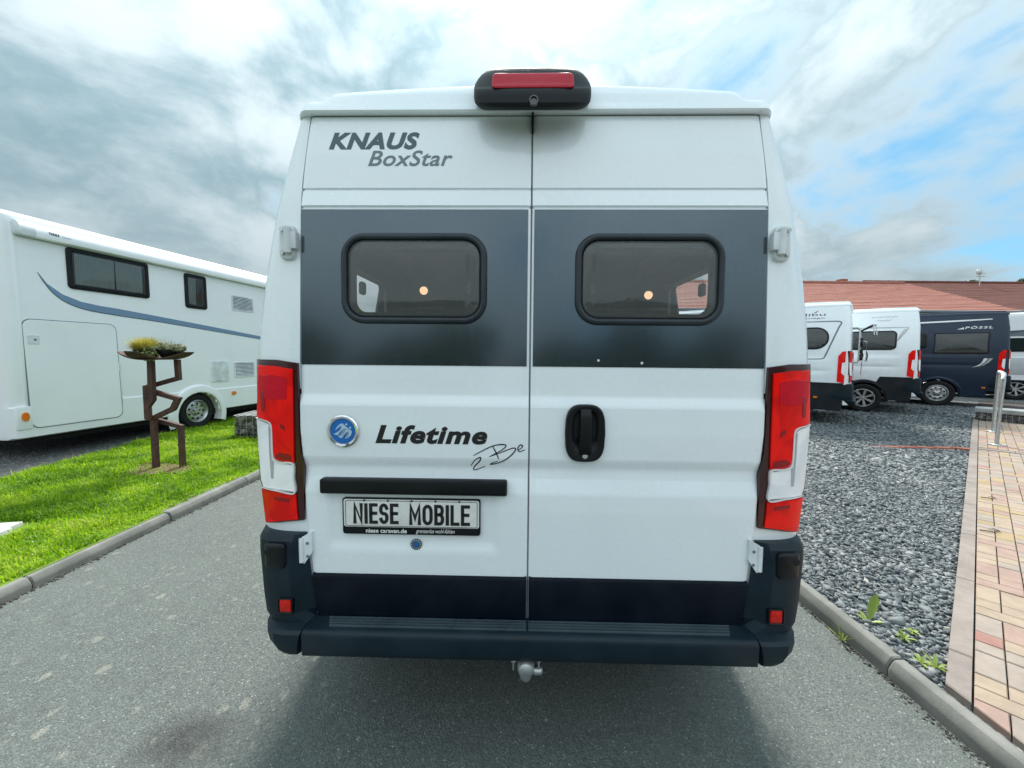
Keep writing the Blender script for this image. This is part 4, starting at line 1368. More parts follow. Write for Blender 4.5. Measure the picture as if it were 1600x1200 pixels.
    MB().lathe([(0.752, 0.0004), (0.752, 0.009), (0.846, 0.009), (0.846, 0.0004)], (sgn * 0.841, -0.012, 0), 'z', 12).build('hinge_pin', 'white_plastic', hinge)
    for zq in (0.775, 0.825): MB().lathe([(-0.0145, 0.0004), (-0.0145, 0.0055), (0.0, 0.0055)], (sgn * 0.818, 0.0, zq), 'y', 10).build('hinge_bolt', 'decal_grey', hinge)
    DOOR = dr
    if sgn > 0:
        for xx, zz_, rr_ in ((0.247, 1.511, 0.0045), (0.403, 1.503, 0.005)):
            MB().disc((xx, yd(zz_) - 0.0018, zz_), rr_, 'y', 9, 0, -0.0012).build('white_speck', 'decal_white', dr)
    if sgn < 0:
        left_door = dr
        lettering('brand_lettering', 'KNAUS', -0.738, 2.266, -0.408, 2.330, lambda a, b, o: dsurf(a, b, o), 'decal_slate', dr, bold=0.045, shear=0.28, spacing=1.10)
        lettering('model_lettering', 'BoxStar', -0.593, 2.205, -0.286, 2.262, lambda a, b, o: dsurf(a, b, o), 'decal_grey', dr, bold=0.012, shear=0.30, spacing=1.05)
        lettering('edition_lettering', 'Lifetime', -0.563, 1.201, -0.152, 1.270, lambda a, b, o: dsurf(a, b, o), 'decal_black', dr, bold=0.040, shear=0.26, spacing=1.10)
        ps = lambda pts_: [(-0.680 + (x - 172) / 4.836 * 0.002363, 1.245 - (y - 212) / 4.836 * 0.00237) for x, y in pts_]
        strokes('handwritten_lettering', [ps(l) for l in (
            [(1127, 468), (1160, 420), (1200, 398), (1196, 425), (1150, 480), (1160, 500), (1236, 470)],
            [(1148, 386), (1220, 345), (1300, 308), (1370, 298), (1392, 308), (1360, 340), (1268, 392)],
            [(1290, 308), (1315, 355), (1340, 412)],
            [(1268, 392), (1350, 360), (1440, 325), (1464, 334), (1430, 380), (1370, 425), (1310, 448), (1272, 452), (1330, 425)],
            [(1480, 338), (1505, 325), (1515, 305), (1498, 300), (1480, 325), (1492, 350), (1533, 335)])], 0.0022, lambda a, b, o: dsurf(a, b, o), 'decal_black', dr)
        # bar above the plate
        rr_rings(-0.760, 1.019, -0.078, 1.0735, 0.008, [(0, 0.0), (0, 0.026), (0.004, 0.032), (0.012, 0.034)], lambda a, b, o: (a, 0.004 - o, b)).build('trim_bar', 'black_plastic', dr)
        # maker's emblem: chrome ring, blue disc, two swallows
        ec = (-0.680, 1.2455)
        yb = yd(1.2455)
        em = MB().lathe([(0.0, 0.0595), (-0.006, 0.0590), (-0.010, 0.0545), (-0.0085, 0.0475), (-0.004, 0.0455), (0.0, 0.0455)], (ec[0], yb, ec[1]), 'y', 48).build('emblem', 'chrome', van)
        MB().lathe([(-0.0045, 0.0465), (-0.0055, 0.03), (-0.0058, 0.0004)], (ec[0], yb, ec[1]), 'y', 40).build('emblem_disc', 'emblem_blue', em)
        sq = 0.0455 / 380.0
        es = lambda pts_: [(ec[0] + (x - 690) * sq, ec[1] - (y - 560) * sq) for x, y in pts_]
        esurf = lambda a, b, o: (a, yb - 0.0055 - o, b)
        mb = MB()
        for poly in ([(455, 545), (500, 450), (580, 360), (660, 320), (715, 335), (745, 390), (800, 420), (850, 470), (900, 505), (955, 540), (965, 600), (930, 690), (850, 755), (740, 800), (840, 730), (895, 640), (880, 590), (830, 580), (785, 610), (710, 665), (655, 775), (540, 730), (640, 705), (700, 640), (760, 560), (775, 495), (730, 480), (660, 530), (590, 595), (535, 690), (400, 655), (510, 600), (590, 545), (640, 470), (660, 405), (600, 415), (540, 470)],
                     [(765, 350), (790, 325), (840, 322), (830, 370), (800, 382), (770, 372)], [(885, 450), (905, 425), (955, 430), (945, 468), (915, 482), (888, 472)]):
            poly_prism(None, es(poly), esurf, 0.0012, None, None, 0.0, mb)
        mb.build('swallow', 'emblem_pale', em, smooth=False)
        # number plate
        pz = lambda a, b, o: (a, 0.006 - o, b)
        fr = rr_rings(-0.687, 0.861, -0.176, 0.998, 0.010, [(0, 0.0), (0, 0.010), (0.0012, 0.012), (0.003, 0.012), (0.004, 0.009), (0.05, 0.009)], pz).build('license_plate', 'black_plastic', van)
        rr_rings(-0.6825, 0.8885, -0.1805, 0.9935, 0.009, [(0, 0.0085), (0, 0.0104), (0.0015, 0.011)], pz).build('plate_face', 'plate_white', fr)
        rr_rings(-0.6765, 0.8905, -0.1865, 0.9895, 0.007, [(0, 0.0108), (0.0005, 0.0116), (0.002, 0.0116), (0.0025, 0.0108)], pz, False).build('plate_rim', 'decal_black', fr)
        for k in range(5):
            xx = -0.605 + 0.088 * k
            MB().box(xx - 0.003, xx + 0.003, -0.0068, -0.004, 0.986, 0.9925).build('frame_clip', 'black_plastic', fr, smooth=False)
        din_lettering('plate_lettering', 'NIESE', -0.647, 0.901, -0.478, 0.979, lambda a, b, o: pz(a, b, 0.011 + o), 'decal_black', fr, 0.0061)
        din_lettering('plate_lettering', 'MOBILE', -0.439, 0.899, -0.214, 0.977, lambda a, b, o: pz(a, b, 0.011 + o), 'decal_black', fr, 0.0061)
        lettering('dealer_lettering', 'niese caravan.de', -0.600, 0.8675, -0.448, 0.8835, lambda a, b, o: pz(a, b, 0.0118 + o), 'decal_white', fr, bold=0.02)
        lettering('slogan_lettering', 'grenzenlos wohl-f\u00fchlen', -0.414, 0.8645, -0.270, 0.8845, lambda a, b, o: pz(a, b, 0.0118 + o), 'decal_white', fr, bold=0.0, shear=0.35)
        # round test sticker
        st = MB().disc((-0.4155, -0.0004, 0.822), 0.0215, 'y', 30, 0, 0.0018).build('test_sticker', 'decal_slate', dr)
        for k in range(12):
            a = 2 * PI * k / 12
            MB().disc((-0.4155 + math.cos(a) * 0.0165, -0.0014, 0.822 + math.sin(a) * 0.0165), 0.0026, 'y', 6, 0, 0.0008).build('sticker_number', 'decal_pale', st)
        MB().box(-0.4215, -0.4085, -0.0014, -0.0008, 0.813, 0.831).build('sticker_centre', 'emblem_blue', st, smooth=False)
    else:
        # handle: tapering oval plate, sunk finger well, upright grip, lock
        def hand(scale, n=40):
            out = []
            for i in range(n):
                a = 2 * PI * i / n
                ca, sa = math.cos(a), math.sin(a)
                x = abs(ca) ** 0.62 * (1 if ca >= 0 else -1); z = abs(sa) ** 0.42 * (1 if sa >= 0 else -1)
                bulge = 0.0725 - 0.010 * z * z - 0.004 * (1 - z) / 2 * 0
                out.append((0.2005 + x * bulge * scale, 1.2495 + z * 0.1045 * (1 - (1 - scale) * 0.7)))
            return out
        hs = lambda a, b, o: (a, 0.006 - o, b)
        hd = rings([(hand(1), 0.0), (hand(1), 0.010), (hand(0.97), 0.016), (hand(0.88), 0.019), (hand(0.84), 0.018)], hs, False)
        inner = [(0.2005 + (x - 0.2005) * 0.84, 1.2495 + (z - 1.2495) * 0.888) for x, z in hand(1)]
        well = [(0.2005 + (x - 0.2005) * 0.70, 1.262 + (z - 1.2495) * 0.70) for x, z in hand(1)]
        well2 = [(0.2005 + (x - 0.2005) * 0.55, 1.265 + (z - 1.2495) * 0.58) for x, z in hand(1)]
        rings([(hand(0.84), 0.018), (well, 0.017), (well2, 0.004)], hs, True, hd)
        ho = hd.build('door_handle', 'black_plastic', dr, ang=45)
        mb = MB()
        vs, fs = [], []
        for (z, y, wd) in ((1.165, -0.004, 0.021), (1.175, -0.016, 0.022), (1.21, -0.023, 0.0215), (1.26, -0.026, 0.020), (1.31, -0.023, 0.019), (1.336, -0.016, 0.018), (1.342, -0.006, 0.017)):
            vs += [(0.2005 + s * wd, y + d, z) for s, d in ((-1, 0.012), (-1, 0.003), (-0.6, 0), (0.6, 0), (1, 0.003), (1, 0.012))]
        fs = [(i * 6 + j, i * 6 + j + 1, (i + 1) * 6 + j + 1, (i + 1) * 6 + j) for i in range(6) for j in range(5)] + [tuple(range(6)), tuple(range(36, 42))]
        mb.add(vs, fs).build('handle_grip', 'black_plastic', ho, ang=50)
        MB().lathe([(-0.0115, 0.0105), (-0.016, 0.0095), (-0.0165, 0.0004)], (0.2005, 0.002, 1.1685), 'y', 20).build('door_lock', 'galvanised', ho)
# dark rubber behind the gaps
sl_ = MB()
sm_ = MB()
for z0, z1 in zip(np.linspace(0.50, 2.36, 140)[:-1], np.linspace(0.50, 2.36, 140)[1:]):
    ym_ = max(yd(z0), yd(z1))
    sm_.box(-0.006, 0.006, ym_ + 0.006, ym_ + 0.012, z0, z1 + 0.0002)
sm_.build('seam_rubber', 'seam_grey', van, smooth=False)
for z0, z1 in zip(np.linspace(0.50, 2.36, 24)[:-1], np.linspace(0.50, 2.36, 24)[1:]):
    for sgn in (-1, 1):
        a, b = sgn * (xin(z0) - 0.02), sgn * (xin(z0) + 0.012)
        sl_.box(min(a, b), max(a, b), yp(z0) + 0.030, yp(z0) + 0.05, z0, z1 + 0.001)
sl_.box(-0.83, 0.83, 0.10, 0.13, 2.36, 2.40)
sl_.box(-0.80, 0.80, 0.03, 0.06, 0.50, 0.545)
sl_.build('door_seal', 'dark_gap', van, smooth=False)
# high brake light housing with reversing camera
hp = [(105.8, 777.7, 885), (106.5, 768, 893), (110, 757, 904), (116, 748.5, 912), (123, 742.5, 918), (131, 738, 922.5), (136, 736.4, 924.2), (137.5, 736.3, 924.4), (145, 736.2, 925), (153, 736.5, 925), (160, 738.2, 923.5), (166, 743, 918.5), (170.5, 750, 911), (172.2, 757, 904)]
hdep = interp([(105.8, 0.030), (106.5, 0.016), (110, 0.002), (116, -0.007), (123, -0.013), (131, -0.022), (136, -0.029), (138.5, -0.040), (145, -0.044), (160, -0.043), (168, -0.034), (172.2, -0.012)])


def px_van(u, v, yl):
    X = Vector((math.cos(VR['a']), -math.sin(VR['a']), 0)); Y = Vector((math.sin(VR['a']), math.cos(VR['a']), 0)); O = Vector((VR['cx'], VR['D'], 0))
    d = _F + _R * ((u - 800) / 600) + _U * ((600 - v) / 600); C0 = Vector((0, 0, HC))
    P = C0 + d * ((O + Y * yl - C0).dot(Y) / d.dot(Y))
    return (P - O).dot(X), P.z


vs = []
SS = [-1, -0.985, -0.95, -0.88, -0.75, -0.5, -0.25, 0, 0.25, 0.5, 0.75, 0.88, 0.95, 0.985, 1]
hv = sorted(set([p[0] for p in hp] + [107, 108.5, 113, 119.5, 127, 134, 138.5, 141, 149, 163, 168.5]))
n = len(SS) + 2
for v in hv:
    ua = np.interp(v, [p[0] for p in hp], [p[1] for p in hp]); ub = np.interp(v, [p[0] for p in hp], [p[2] for p in hp])
    y0 = hdep(v)
    xa, _ = px_van(ua, v, y0 + 0.03); xb, _ = px_van(ub, v, y0 + 0.03)
    xh = (xb - xa) / 2
    zat = lambda y: px_van(830, v, y)[1]              # the housing rises as it runs forward, like the roof edge it sits on
    vs.append((-xh, 0.12, zat(0.12)))
    for s_ in SS:
        y = y0 + 0.07 * (1 - math.sqrt(max(0, 1 - abs(s_) ** 4)))
        vs.append((xh * s_ - 0.003, y, zat(y)))
    vs.append((xh, 0.12, zat(0.12)))
zb = px_van(830, 172.6, 0.13)[1]
vs += [(x, max(y, 0.11), zb if y < 0.11 else z) for x, y, z in vs[-n:]]
fs = [(i * n + j, i * n + j + 1, (i + 1) * n + j + 1, (i + 1) * n + j) for i in range(len(hv)) for j in range(n - 1)]
hb_o = MB().add(vs, fs).build('high_brake_light', 'housing_plastic', van, ang=38)
_lz = {v: px_van(830, v, hdep(v))[1] for v in (113.5, 137)}
lsurf_z = [px_van(830, v, hdep(v))[1] for v in (113.5, 119, 126, 134, 137.5)]
lsurf_y = [hdep(v) for v in (113.5, 119, 126, 134, 137.5)]


def lsurf(a, b, o): return (a, float(np.interp(-b, [-q for q in lsurf_z], lsurf_y)) - o, b)


rr_rings(-0.139, lsurf_z[4], 0.133, lsurf_z[0] - 0.004, 0.016, [(0, -0.01), (0, 0.003), (0.004, 0.006), (0.01, 0.007)], lsurf).build('red_lens', 'brake_lens', hb_o)
for xx in (-0.118, 0.112): MB().lathe([(-0.022, 0.0004), (-0.022, 0.006), (0.01, 0.006)], (xx, 0.007, (lsurf_z[0] + lsurf_z[4]) / 2 + 0.002), 'y', 12).build('lens_screw', 'dark_gap', hb_o)
cz = px_van(830, 158, -0.045)[1]
MB().lathe([(-0.004, 0.017), (-0.012, 0.015), (-0.012, 0.011), (-0.006, 0.009), (-0.006, 0.0004)], (0.0, -0.041, cz), 'y', 24).build('reversing_camera', 'dark_glass', hb_o)
# seam handle pin at the top of the gap
MB().box(-0.003, 0.004, 0.068, 0.09, 2.325, 2.392, 0.001).build('gap_stop', 'dark_gap', van)
# tow hitch
tw = MB().lathe([(0.338, 0.0004), (0.339, 0.013), (0.346, 0.0195), (0.362, 0.0225), (0.392, 0.0215), (0.406, 0.019)], (-0.004, -0.045, 0), 'z', 22)
tw.lathe([(-0.095, 0.0004), (-0.094, 0.016), (-0.088, 0.026), (-0.074, 0.0305), (-0.05, 0.0305), (0.02, 0.026), (0.15, 0.026)], (-0.004, 0.0, 0.408), 'y', 24)
tw = tw.build('tow_hitch', 'galvanised', van)
for xx, zz_ in ((-0.049, 0.420), (0.043, 0.424)):
    MB().lathe([(-0.008, 0.0004), (-0.008, 0.010), (0.008, 0.010), (0.008, 0.0004)], (xx, -0.05, zz_), 'x', 6).build('bolt', 'galvanised', tw)
    MB().box(xx - 0.003, xx + 0.003, -0.066, -0.03, zz_ - 0.028, zz_ + 0.012, 0.001).build('side_plate', 'galvanised', tw)
MB().lathe([(-0.018, 0.0004), (-0.018, 0.010), (-0.014, 0.0155), (0.012, 0.0155), (0.018, 0.009), (0.018, 0.0004)], (0.040, -0.045, 0.376), 'x', 14).build('tow_socket', 'galvanised', tw)
# interior lining and lamps seen through the rear panes, side windows, mirrors
ln = MB()
for sgn in (-1, 1):
    for (y0, y1, z0, z1, xo_) in ((0.20, 0.42, 0.6, 1.98, 0.955), (1.22, 3.9, 0.6, 1.98, 0.955), (0.42, 1.22, 0.6, 1.70, 0.955), (0.14, 3.9, 1.98, 2.12, 0.935), (0.14, 3.9, 2.12, 2.24, 0.90), (0.14, 3.9, 2.24, 2.35, 0.865)):
        ln.box(min(sgn * xo_, sgn * (xo_ - 0.02)), max(sgn * xo_, sgn * (xo_ - 0.02)), y0, y1, z0, z1)
ln.box(-0.86, 0.86, 0.14, 3.9, 2.345, 2.36); ln.box(-0.95, 0.95, 0.08, 3.9, 0.95, 0.97); ln.box(-0.95, 0.95, 3.9, 3.92, 0.6, 2.35)
ln.box(-0.84, -0.62, 1.6, 3.8, 1.6, 2.3); ln.box(0.62, 0.84, 1.6, 3.8, 1.6, 2.3); ln.box(-0.93, 0.93, 0.14, 1.9, 1.30, 1.50)
ln.build('interior_lining', 'lining', van, smooth=False)
for sgn in (-1, 1):
    sp2 = lambda a, b, off: (sgn * (side_x(a, b) + off), a, b)
    wf_ = rr_rings(0.57, 1.69, 1.28, 2.01, 0.06, [(0, -0.002), (0.002, 0.012), (0.025, 0.014), (0.03, 0.002)], sp2, False).build('side_window', 'frame_plastic', van)
    rr_rings(0.60, 1.72, 1.25, 1.98, 0.04, [(0, 0.006), (0.02, 0.009)], sp2).build('window_pane', 'side_glass', wf_)
    mb = MB().box(min(sgn * 1.04, sgn * 1.24), max(sgn * 1.04, sgn * 1.24), 4.95, 5.08, 1.25, 1.62, 0.03); mb.build('wing_mirror', 'black_plastic', van)
for x, y, z in ((-0.680, 1.2, 1.947), (0.800, 1.2, 1.925)):
    lp = MB().lathe([(-0.022, 0.0004), (-0.020, 0.014), (-0.010, 0.024), (0.004, 0.027), (0.02, 0.020)], (x, y, z), 'y', 20).build('reading_lamp', 'lamp_glow', van)
    MB().tube([(x, y + 0.02, z), (x, y + 0.06, z + 0.03), (x + (0.2 if x > 0 else -0.24), y + 0.08, z + 0.03)], 0.008, 8).build('lamp_arm', 'black_plastic', lp)

# ------------------------------------------------------------------ vans parked on the gravel, noses away to the left
RZ = math.radians(48)


def parked(name_label, corner, zoff, paint_mat, skirt, style, length, axle):
    c, s = math.cos(RZ), math.sin(RZ)
    lx_, ly_ = -1.04, 0.10
    loc = (corner[0] - (c * lx_ - s * ly_), corner[1] - (s * lx_ + c * ly_), zoff)
    r = thing('camper_van', name_label, 'van', loc, RZ, 'vans parked on the gravel')
    build_van(r, paint_mat, skirt, False, style, length, axle)
    for sgn in (-1, 1):
        vs = []
        zs = [0.54, 0.70, 0.95, 1.02, 1.098, 1.112, 1.15, 1.338, 1.378, 1.5, 1.7, 2.05, 2.2, 2.388]
        for z in zs:
            for t in (0, 0.02, 0.5, 0.98, 1): vs.append((sgn * (0.004 + (xin(z) - 0.008) * t), yd(z) + (0.02 if t in (0, 1) else 0), z))
        MB().add(vs, [(i * 5 + j, i * 5 + j + 1, (i + 1) * 5 + j + 1, (i + 1) * 5 + j) for i in range(len(zs) - 1) for j in range(4)]).build('rear_door', paint_mat, r)
    mb = MB().box(-1.26, -1.06, length - 1.15, length - 1.05, 1.25, 1.62, 0.03).build('wing_mirror', 'black_plastic', r)
    rl = MB()
    for y in (1.2, 2.6): rl.box(-0.32, 0.32, y, y + 0.62, 2.455, 2.535, 0.03)
    for k, y in enumerate((1.2, 2.6)): MB().box(-0.32, 0.32, y, y + 0.62, 2.455, 2.535, 0.03).build('roof_hatch', 'white_plastic', r)
    return r, (lambda a, b, off: (-(side_x(a, b) + off + 0.0005), a, b))


def side_win(r, sf, y0, z0, y1, z1, rad, frame='frame_plastic', glass='dark_glass'):
    f = rr_rings(y0, z0, y1, z1, rad, [(0, -0.002), (0.002, 0.010), (0.012, 0.016), (0.026, 0.016), (0.03, 0.004)], sf, False, n=9).build('side_window', frame, r)
    rr_rings(y0 + 0.028, z0 + 0.028, y1 - 0.028, z1 - 0.028, max(0.01, rad - 0.028), [(0, 0.003), (0.002, 0.009), (0.03, 0.013)], sf, True, n=9).build('window_pane', glass, f)
    return f


# nearest: white with pale skirt-free flanks, round window and a bike rack
v1, s1 = parked('white camper van with round side window and bike rack on its back', (6.5, 7.5), 0.15, 'white_paint', True, 'alloy', 5.99, 1.0)
side_win(v1, s1, 0.375, 1.535, 1.42, 1.985, 0.215, 'black_plastic')
strokes('side_outline', [[(1.9, 2.10), (1.0, 2.10), (0.45, 2.095), (0.25, 2.088), (0.205, 2.05), (0.235, 1.98), (0.33, 1.68), (0.42, 1.40), (0.445, 1.36), (0.50, 1.345), (0.8, 1.34), (1.9, 1.34)]], 0.013, s1, 'decal_grey', v1, 0.002)
lettering('maker_lettering', 'malibu', 1.08, 2.215, 0.462, 2.275, s1, 'decal_slate', v1, 0.002)
lettering('model_lettering', 'carthago', 0.96, 2.150, 0.468, 2.185, s1, 'decal_slate', v1, 0.002)
strokes('red_tick', [[(0.645, 2.285), (0.62, 2.292), (0.585, 2.315)]], 0.010, s1, 'decal_red', v1, 0.002)
rr_rings(0.50, 0.545, 0.565, 0.585, 0.006, [(0, 0), (0, 0.008), (0.004, 0.011)], s1).build('side_marker', 'amber', v1)
rk = MB()
for x in (-0.62, -0.30):
    rk.tube([(x, 0.06, 1.97), (x, -0.06, 1.97), (x, -0.13, 1.92), (x, -0.15, 1.80), (x, -0.15, 1.35), (x, -0.10, 1.28), (x, 0.02, 1.28)], 0.017, 8)
rk.tube([(-0.72, -0.15, 1.50), (0.60, -0.15, 1.50)], 0.014, 8); rk.tube([(-0.72, -0.15, 1.80), (0.60, -0.15, 1.80)], 0.014, 8)
for x in (-0.70, -0.52, -0.44): rk.tube([(x, -0.12, 1.92), (x, -0.12, 1.30)], 0.012, 6)
rack = rk.build('bike_rack', 'galvanised', v1)
for k in range(2):
    y = -0.20 - 0.10 * k
    MB().box(-0.75, 0.62, y - 0.035, y + 0.035, 1.30, 1.325, 0.006).build('wheel_rail', 'galvanised', rack)
    for x in (-0.70, -0.42):
        MB().tube([(x, y, 1.32), (x, y - 0.02, 1.42), (x, y + 0.01, 1.50)], 0.012, 6).build('rail_strap', 'black_plastic', rack)
    MB().tube([(-0.66 + 0.1 * k, -0.13, 1.90), (-0.70 + 0.1 * k, -0.28 - 0.05 * k, 1.97), (-0.70 + 0.1 * k, -0.40 - 0.06 * k, 2.02)], 0.013, 8).build('clamp_arm', 'black_plastic', rack)
    MB().tube([(-0.70 + 0.1 * k, -0.39 - 0.06 * k, 2.03), (-0.71 + 0.1 * k, -0.43 - 0.06 * k, 1.82)], 0.014, 8).build('clamp_grip', 'white_plastic', rack)
    MB().tube([(-0.66, -0.14 - 0.07 * k, 1.70), (-0.68, -0.20 - 0.08 * k, 1.68), (-0.68, -0.21 - 0.08 * k, 1.34)], 0.014, 8).build('hoop', 'galvanised', rack)
for z, x in ((1.66, -0.70), (1.64, -0.56), (1.50, -0.70), (1.48, -0.50), (1.36, -0.68), (1.35, -0.40)):
    MB().lathe([(-0.03, 0.0005), (-0.03, 0.038), (0.03, 0.038), (0.03, 0.0005)], (x, -0.17, z), 'y', 10).build('knob', 'black_plastic', rack)
MB().box(-0.30, 0.30, -0.21, -0.195, 1.02, 1.28, 0.004).build('warning_board', 'decal_red', rack)

for z, x, hx in ((1.60, -0.66, 0.07), (1.74, -0.62, 0.10), (1.42, -0.60, 0.12)):
    MB().box(x - hx, x + hx, -0.20, -0.14, z - 0.022, z + 0.022, 0.008).build('folded_rail', 'black_plastic', rack)
for x in (-0.76, -0.60): MB().box(x - 0.012, x + 0.012, -0.13, -0.10, 1.30, 1.92, 0.004).build('rack_upright', 'galvanised', rack)
for o_ in [rack] + list(rack.children):                              # the rack hugs the door
    o_.data.transform(Matrix.Scale(0.66, 4, (0, 1, 0)))

# middle: white over black, oblong window
v2, s2 = parked('white camper van with black lower half and oblong dark window', (9.18, 8.77), 0.21, 'white_paint', True, 'alloy', 5.99, 0.93)
side_win(v2, s2, 0.42, 1.50, 1.45, 1.955, 0.10, 'black_plastic')
lettering('maker_lettering', 'KARMANN', 0.885, 2.265, 0.428, 2.300, s2, 'decal_pale', v2, 0.002, shear=0.2, spacing=1.15)
lettering('model_lettering', 'mobil', 0.80, 2.185, 0.53, 2.225, s2, 'decal_pale', v2, 0.002, shear=0.4)
strokes('side_line', [[(1.6, 2.03), (0.777, 2.028), (0.244, 2.020)], [(0.244, 2.020), (0.30, 1.90), (0.419, 1.70)], [(0.29, 1.99), (0.36, 1.86), (0.419, 1.70)]], 0.012, s2, 'decal_pale', v2, 0.002)

# far: dark blue
v3, s3 = parked('dark blue camper van with white swoosh and white lettering', (12.3, 9.6), 0.25, 'navy_paint', None, 'steel', 6.36, 1.20)
side_win(v3, s3, 0.375, 1.405, 1.345, 1.955, 0.03, 'black_plastic')
side_win(v3, s3, 2.2, 1.405, 3.2, 1.955, 0.03, 'black_plastic')
strokes('side_line', [[(3.6, 2.20), (1.66, 2.245), (0.9, 2.265), (0.352, 2.285)]], 0.020, s3, 'decal_white', v3, 0.002)
lettering('maker_lettering', 'P\u00d6SSL', 0.805, 2.045, 0.338, 2.120, s3, 'decal_white', v3, 0.004, bold=0.02, shear=0.2, spacing=1.25)
poly_prism('swoosh', [(0.945, 2.038), (0.82, 2.040), (0.825, 2.095), (0.87, 2.068)], s3, 0.002, 'decal_white', v3)
poly_prism('side_decal', [(0.640, 1.042), (0.56, 1.085), (0.49, 1.16), (0.448, 1.285), (0.385, 1.285), (0.43, 1.19), (0.50, 1.10)], s3, 0.018, 'decal_white', v3)
poly_prism('side_decal', [(0.57, 1.055), (0.48, 1.10), (0.41, 1.19), (0.365, 1.285), (0.305, 1.285), (0.36, 1.19), (0.44, 1.11)], s3, 0.018, 'decal_pale', v3)
rr_rings(0.37, 0.51, 0.435, 0.55, 0.006, [(0, 0), (0, 0.008), (0.004, 0.011)], s3).build('side_marker', 'amber', v3)
rr_rings(1.47, 1.55, 1.60, 1.95, 0.06, [(0, 0), (0.005, 0.04), (0.03, 0.06)], s3).build('awning_bracket', 'black_plastic', v3)


# ------------------------------------------------------------------ coach-built motorhomes
def box_body(root, name, mat, length, width, z0, z1, wheel_y, skirt_z, y_rear, arch_r=0.40, wz=0.24):
    """coach-built body: flat flanks with a slightly proud skirt, rounded roof edge and rear corner; local x = 0 is the flank that shows"""
    zr = [z0, z0 + 0.02] + [z0 + 0.05 * i for i in range(1, int((skirt_z - z0) / 0.05) + 1)] + [skirt_z - 0.006, skirt_z + 0.006] + list(np.linspace(skirt_z + 0.1, z1 - 0.14, 12))
    prof = [(0.03 if z == z0 else 0.0, z) for z in zr]
    prof = [(-0.035 if z < z0 + 0.01 else (0.018 if z < skirt_z else 0.0), z) for z in zr]
    prof += [(-0.10 * (1 - math.cos(a)), z1 - 0.10 + 0.10 * math.sin(a)) for a in np.linspace(0, PI / 2, 7)[1:]]
    n0 = len(prof)
    full = prof + [(-width - x, z) for x, z in prof[::-1]]
    full = prof + [(-width + 0.0 - x, z) for x, z in prof[::-1]]
    n = len(full)
    ys = [(0.0, 0.12), (0.01, 0.06), (0.03, 0.027), (0.06, 0.006), (0.10, 0.0)] + [(0.1 + 0.05 * i, 0.0) for i in range(1, int((length - 0.1) / 0.05))] + [(length, 0.0)]
    vs, fs = [], []
    for y, ins in ys:
        for x, z in full:
            k = 1 - 2 * ins / width
            vs.append((-width / 2 + (x + width / 2) * k, y_rear + y, z - ins * (1 if z > z1 - 0.3 else 0) * (z - z1 + 0.3) / 0.3))
    for i in range(len(ys) - 1):
        for j in range(n - 1):
            ym = y_rear + (ys[i][0] + ys[i + 1][0]) / 2
            zm = (full[j][1] + full[j + 1][1]) / 2
            if (j < n0 - 1 or j > n - n0 - 1) and (ym - wheel_y) ** 2 + (zm - wz) ** 2 < arch_r ** 2: continue
            fs.append((i * n + j, i * n + j + 1, (i + 1) * n + j + 1, (i + 1) * n + j))
    fs.append(tuple(range(n))); fs.append(tuple(range((len(ys) - 1) * n, len(ys) * n)))
    return MB().add(vs, fs).build(name, mat, root, ang=30)


def arch_ring(root, y, z, r0, r1, mat, name='wheel_arch', a0=-0.35, w_=0.03):
    vs, NA = [], 36
    for i in range(NA + 1):
        a = a0 + (PI - 2 * a0) * i / NA
        for r_, ox in ((r0 - 0.01, -0.10), (r0, 0.018 + w_), (r0 + 0.03, 0.022 + w_), (r1 - 0.03, 0.020 + w_ * 0.6), (r1, 0.002)):
            vs.append((ox, y + math.cos(a) * r_, z + math.sin(a) * r_))
    return MB().add(vs, [(i * 5 + j, i * 5 + j + 1, (i + 1) * 5 + j + 1, (i + 1) * 5 + j) for i in range(NA) for j in range(4)]).build(name, mat, root)


mh_a = math.radians(9.5)
G0 = 0.18
mh = thing('motorhome', 'large white coach-built motorhome with blue stripe and rolled awning beside the lawn', 'motorhome', (-5.57, 6.67, G0), -mh_a)
ms = lambda a, b, off: (off, a, b - G0)
box_body(mh, 'body', 'motorhome_white', 6.6, 2.3, 0.27, 2.995, 0.08, 0.66, -2.20)
MB().box(-2.2, -0.08, -2.1, 4.3, 0.20, 0.30).build('underbody', 'dark_gap', mh, smooth=False)
MB().box(-1.9, -0.35, -0.5, 0.6, 0.25, 0.75).build('wheel_house', 'dark_gap', mh, smooth=False)
# rear corner moulding line
MB().box(-0.004, 0.010, -2.075, -2.045, 0.32, 2.86, 0.003).build('corner_moulding', 'motorhome_white', mh)
wheel(mh, -0.105, 0.07, 0.30, 0.31, 1, 'steel', 0.21)
wheel(mh, -2.19, 0.07, 0.30, 0.31, -1, 'steel', 0.21)
wheel(mh, -0.2, 4.0, 0.31, 0.31, 1, 'steel', 0.21)
wheel(mh, -2.1, 4.0, 0.31, 0.31, -1, 'steel', 0.21)
arch_ring(mh, 0.09, 0.24, 0.40, 0.535, 'motorhome_white')
# cab
cabv = []
secs = [(4.4, 2.5, 0.0), (4.9, 2.2, 0.04), (5.3, 1.7, 0.08), (5.7, 1.15, 0.14), (6.1, 1.0, 0.2), (6.3, 0.5, 0.3)]
for y, zt, ins in secs: cabv += [(-0.12 - ins, y, 0.3), (-0.12 - ins, y, zt * 0.8), (-0.2 - ins, y, zt), (-2.1 + ins, y, zt), (-2.18 + ins, y, zt * 0.8), (-2.18 + ins, y, 0.3)]
MB().add(cabv, [(i * 6 + j, i * 6 + j + 1, (i + 1) * 6 + j + 1, (i + 1) * 6 + j) for i in range(5) for j in range(5)] + [tuple(range(30, 36))]).build('cab', 'motorhome_white', mh)
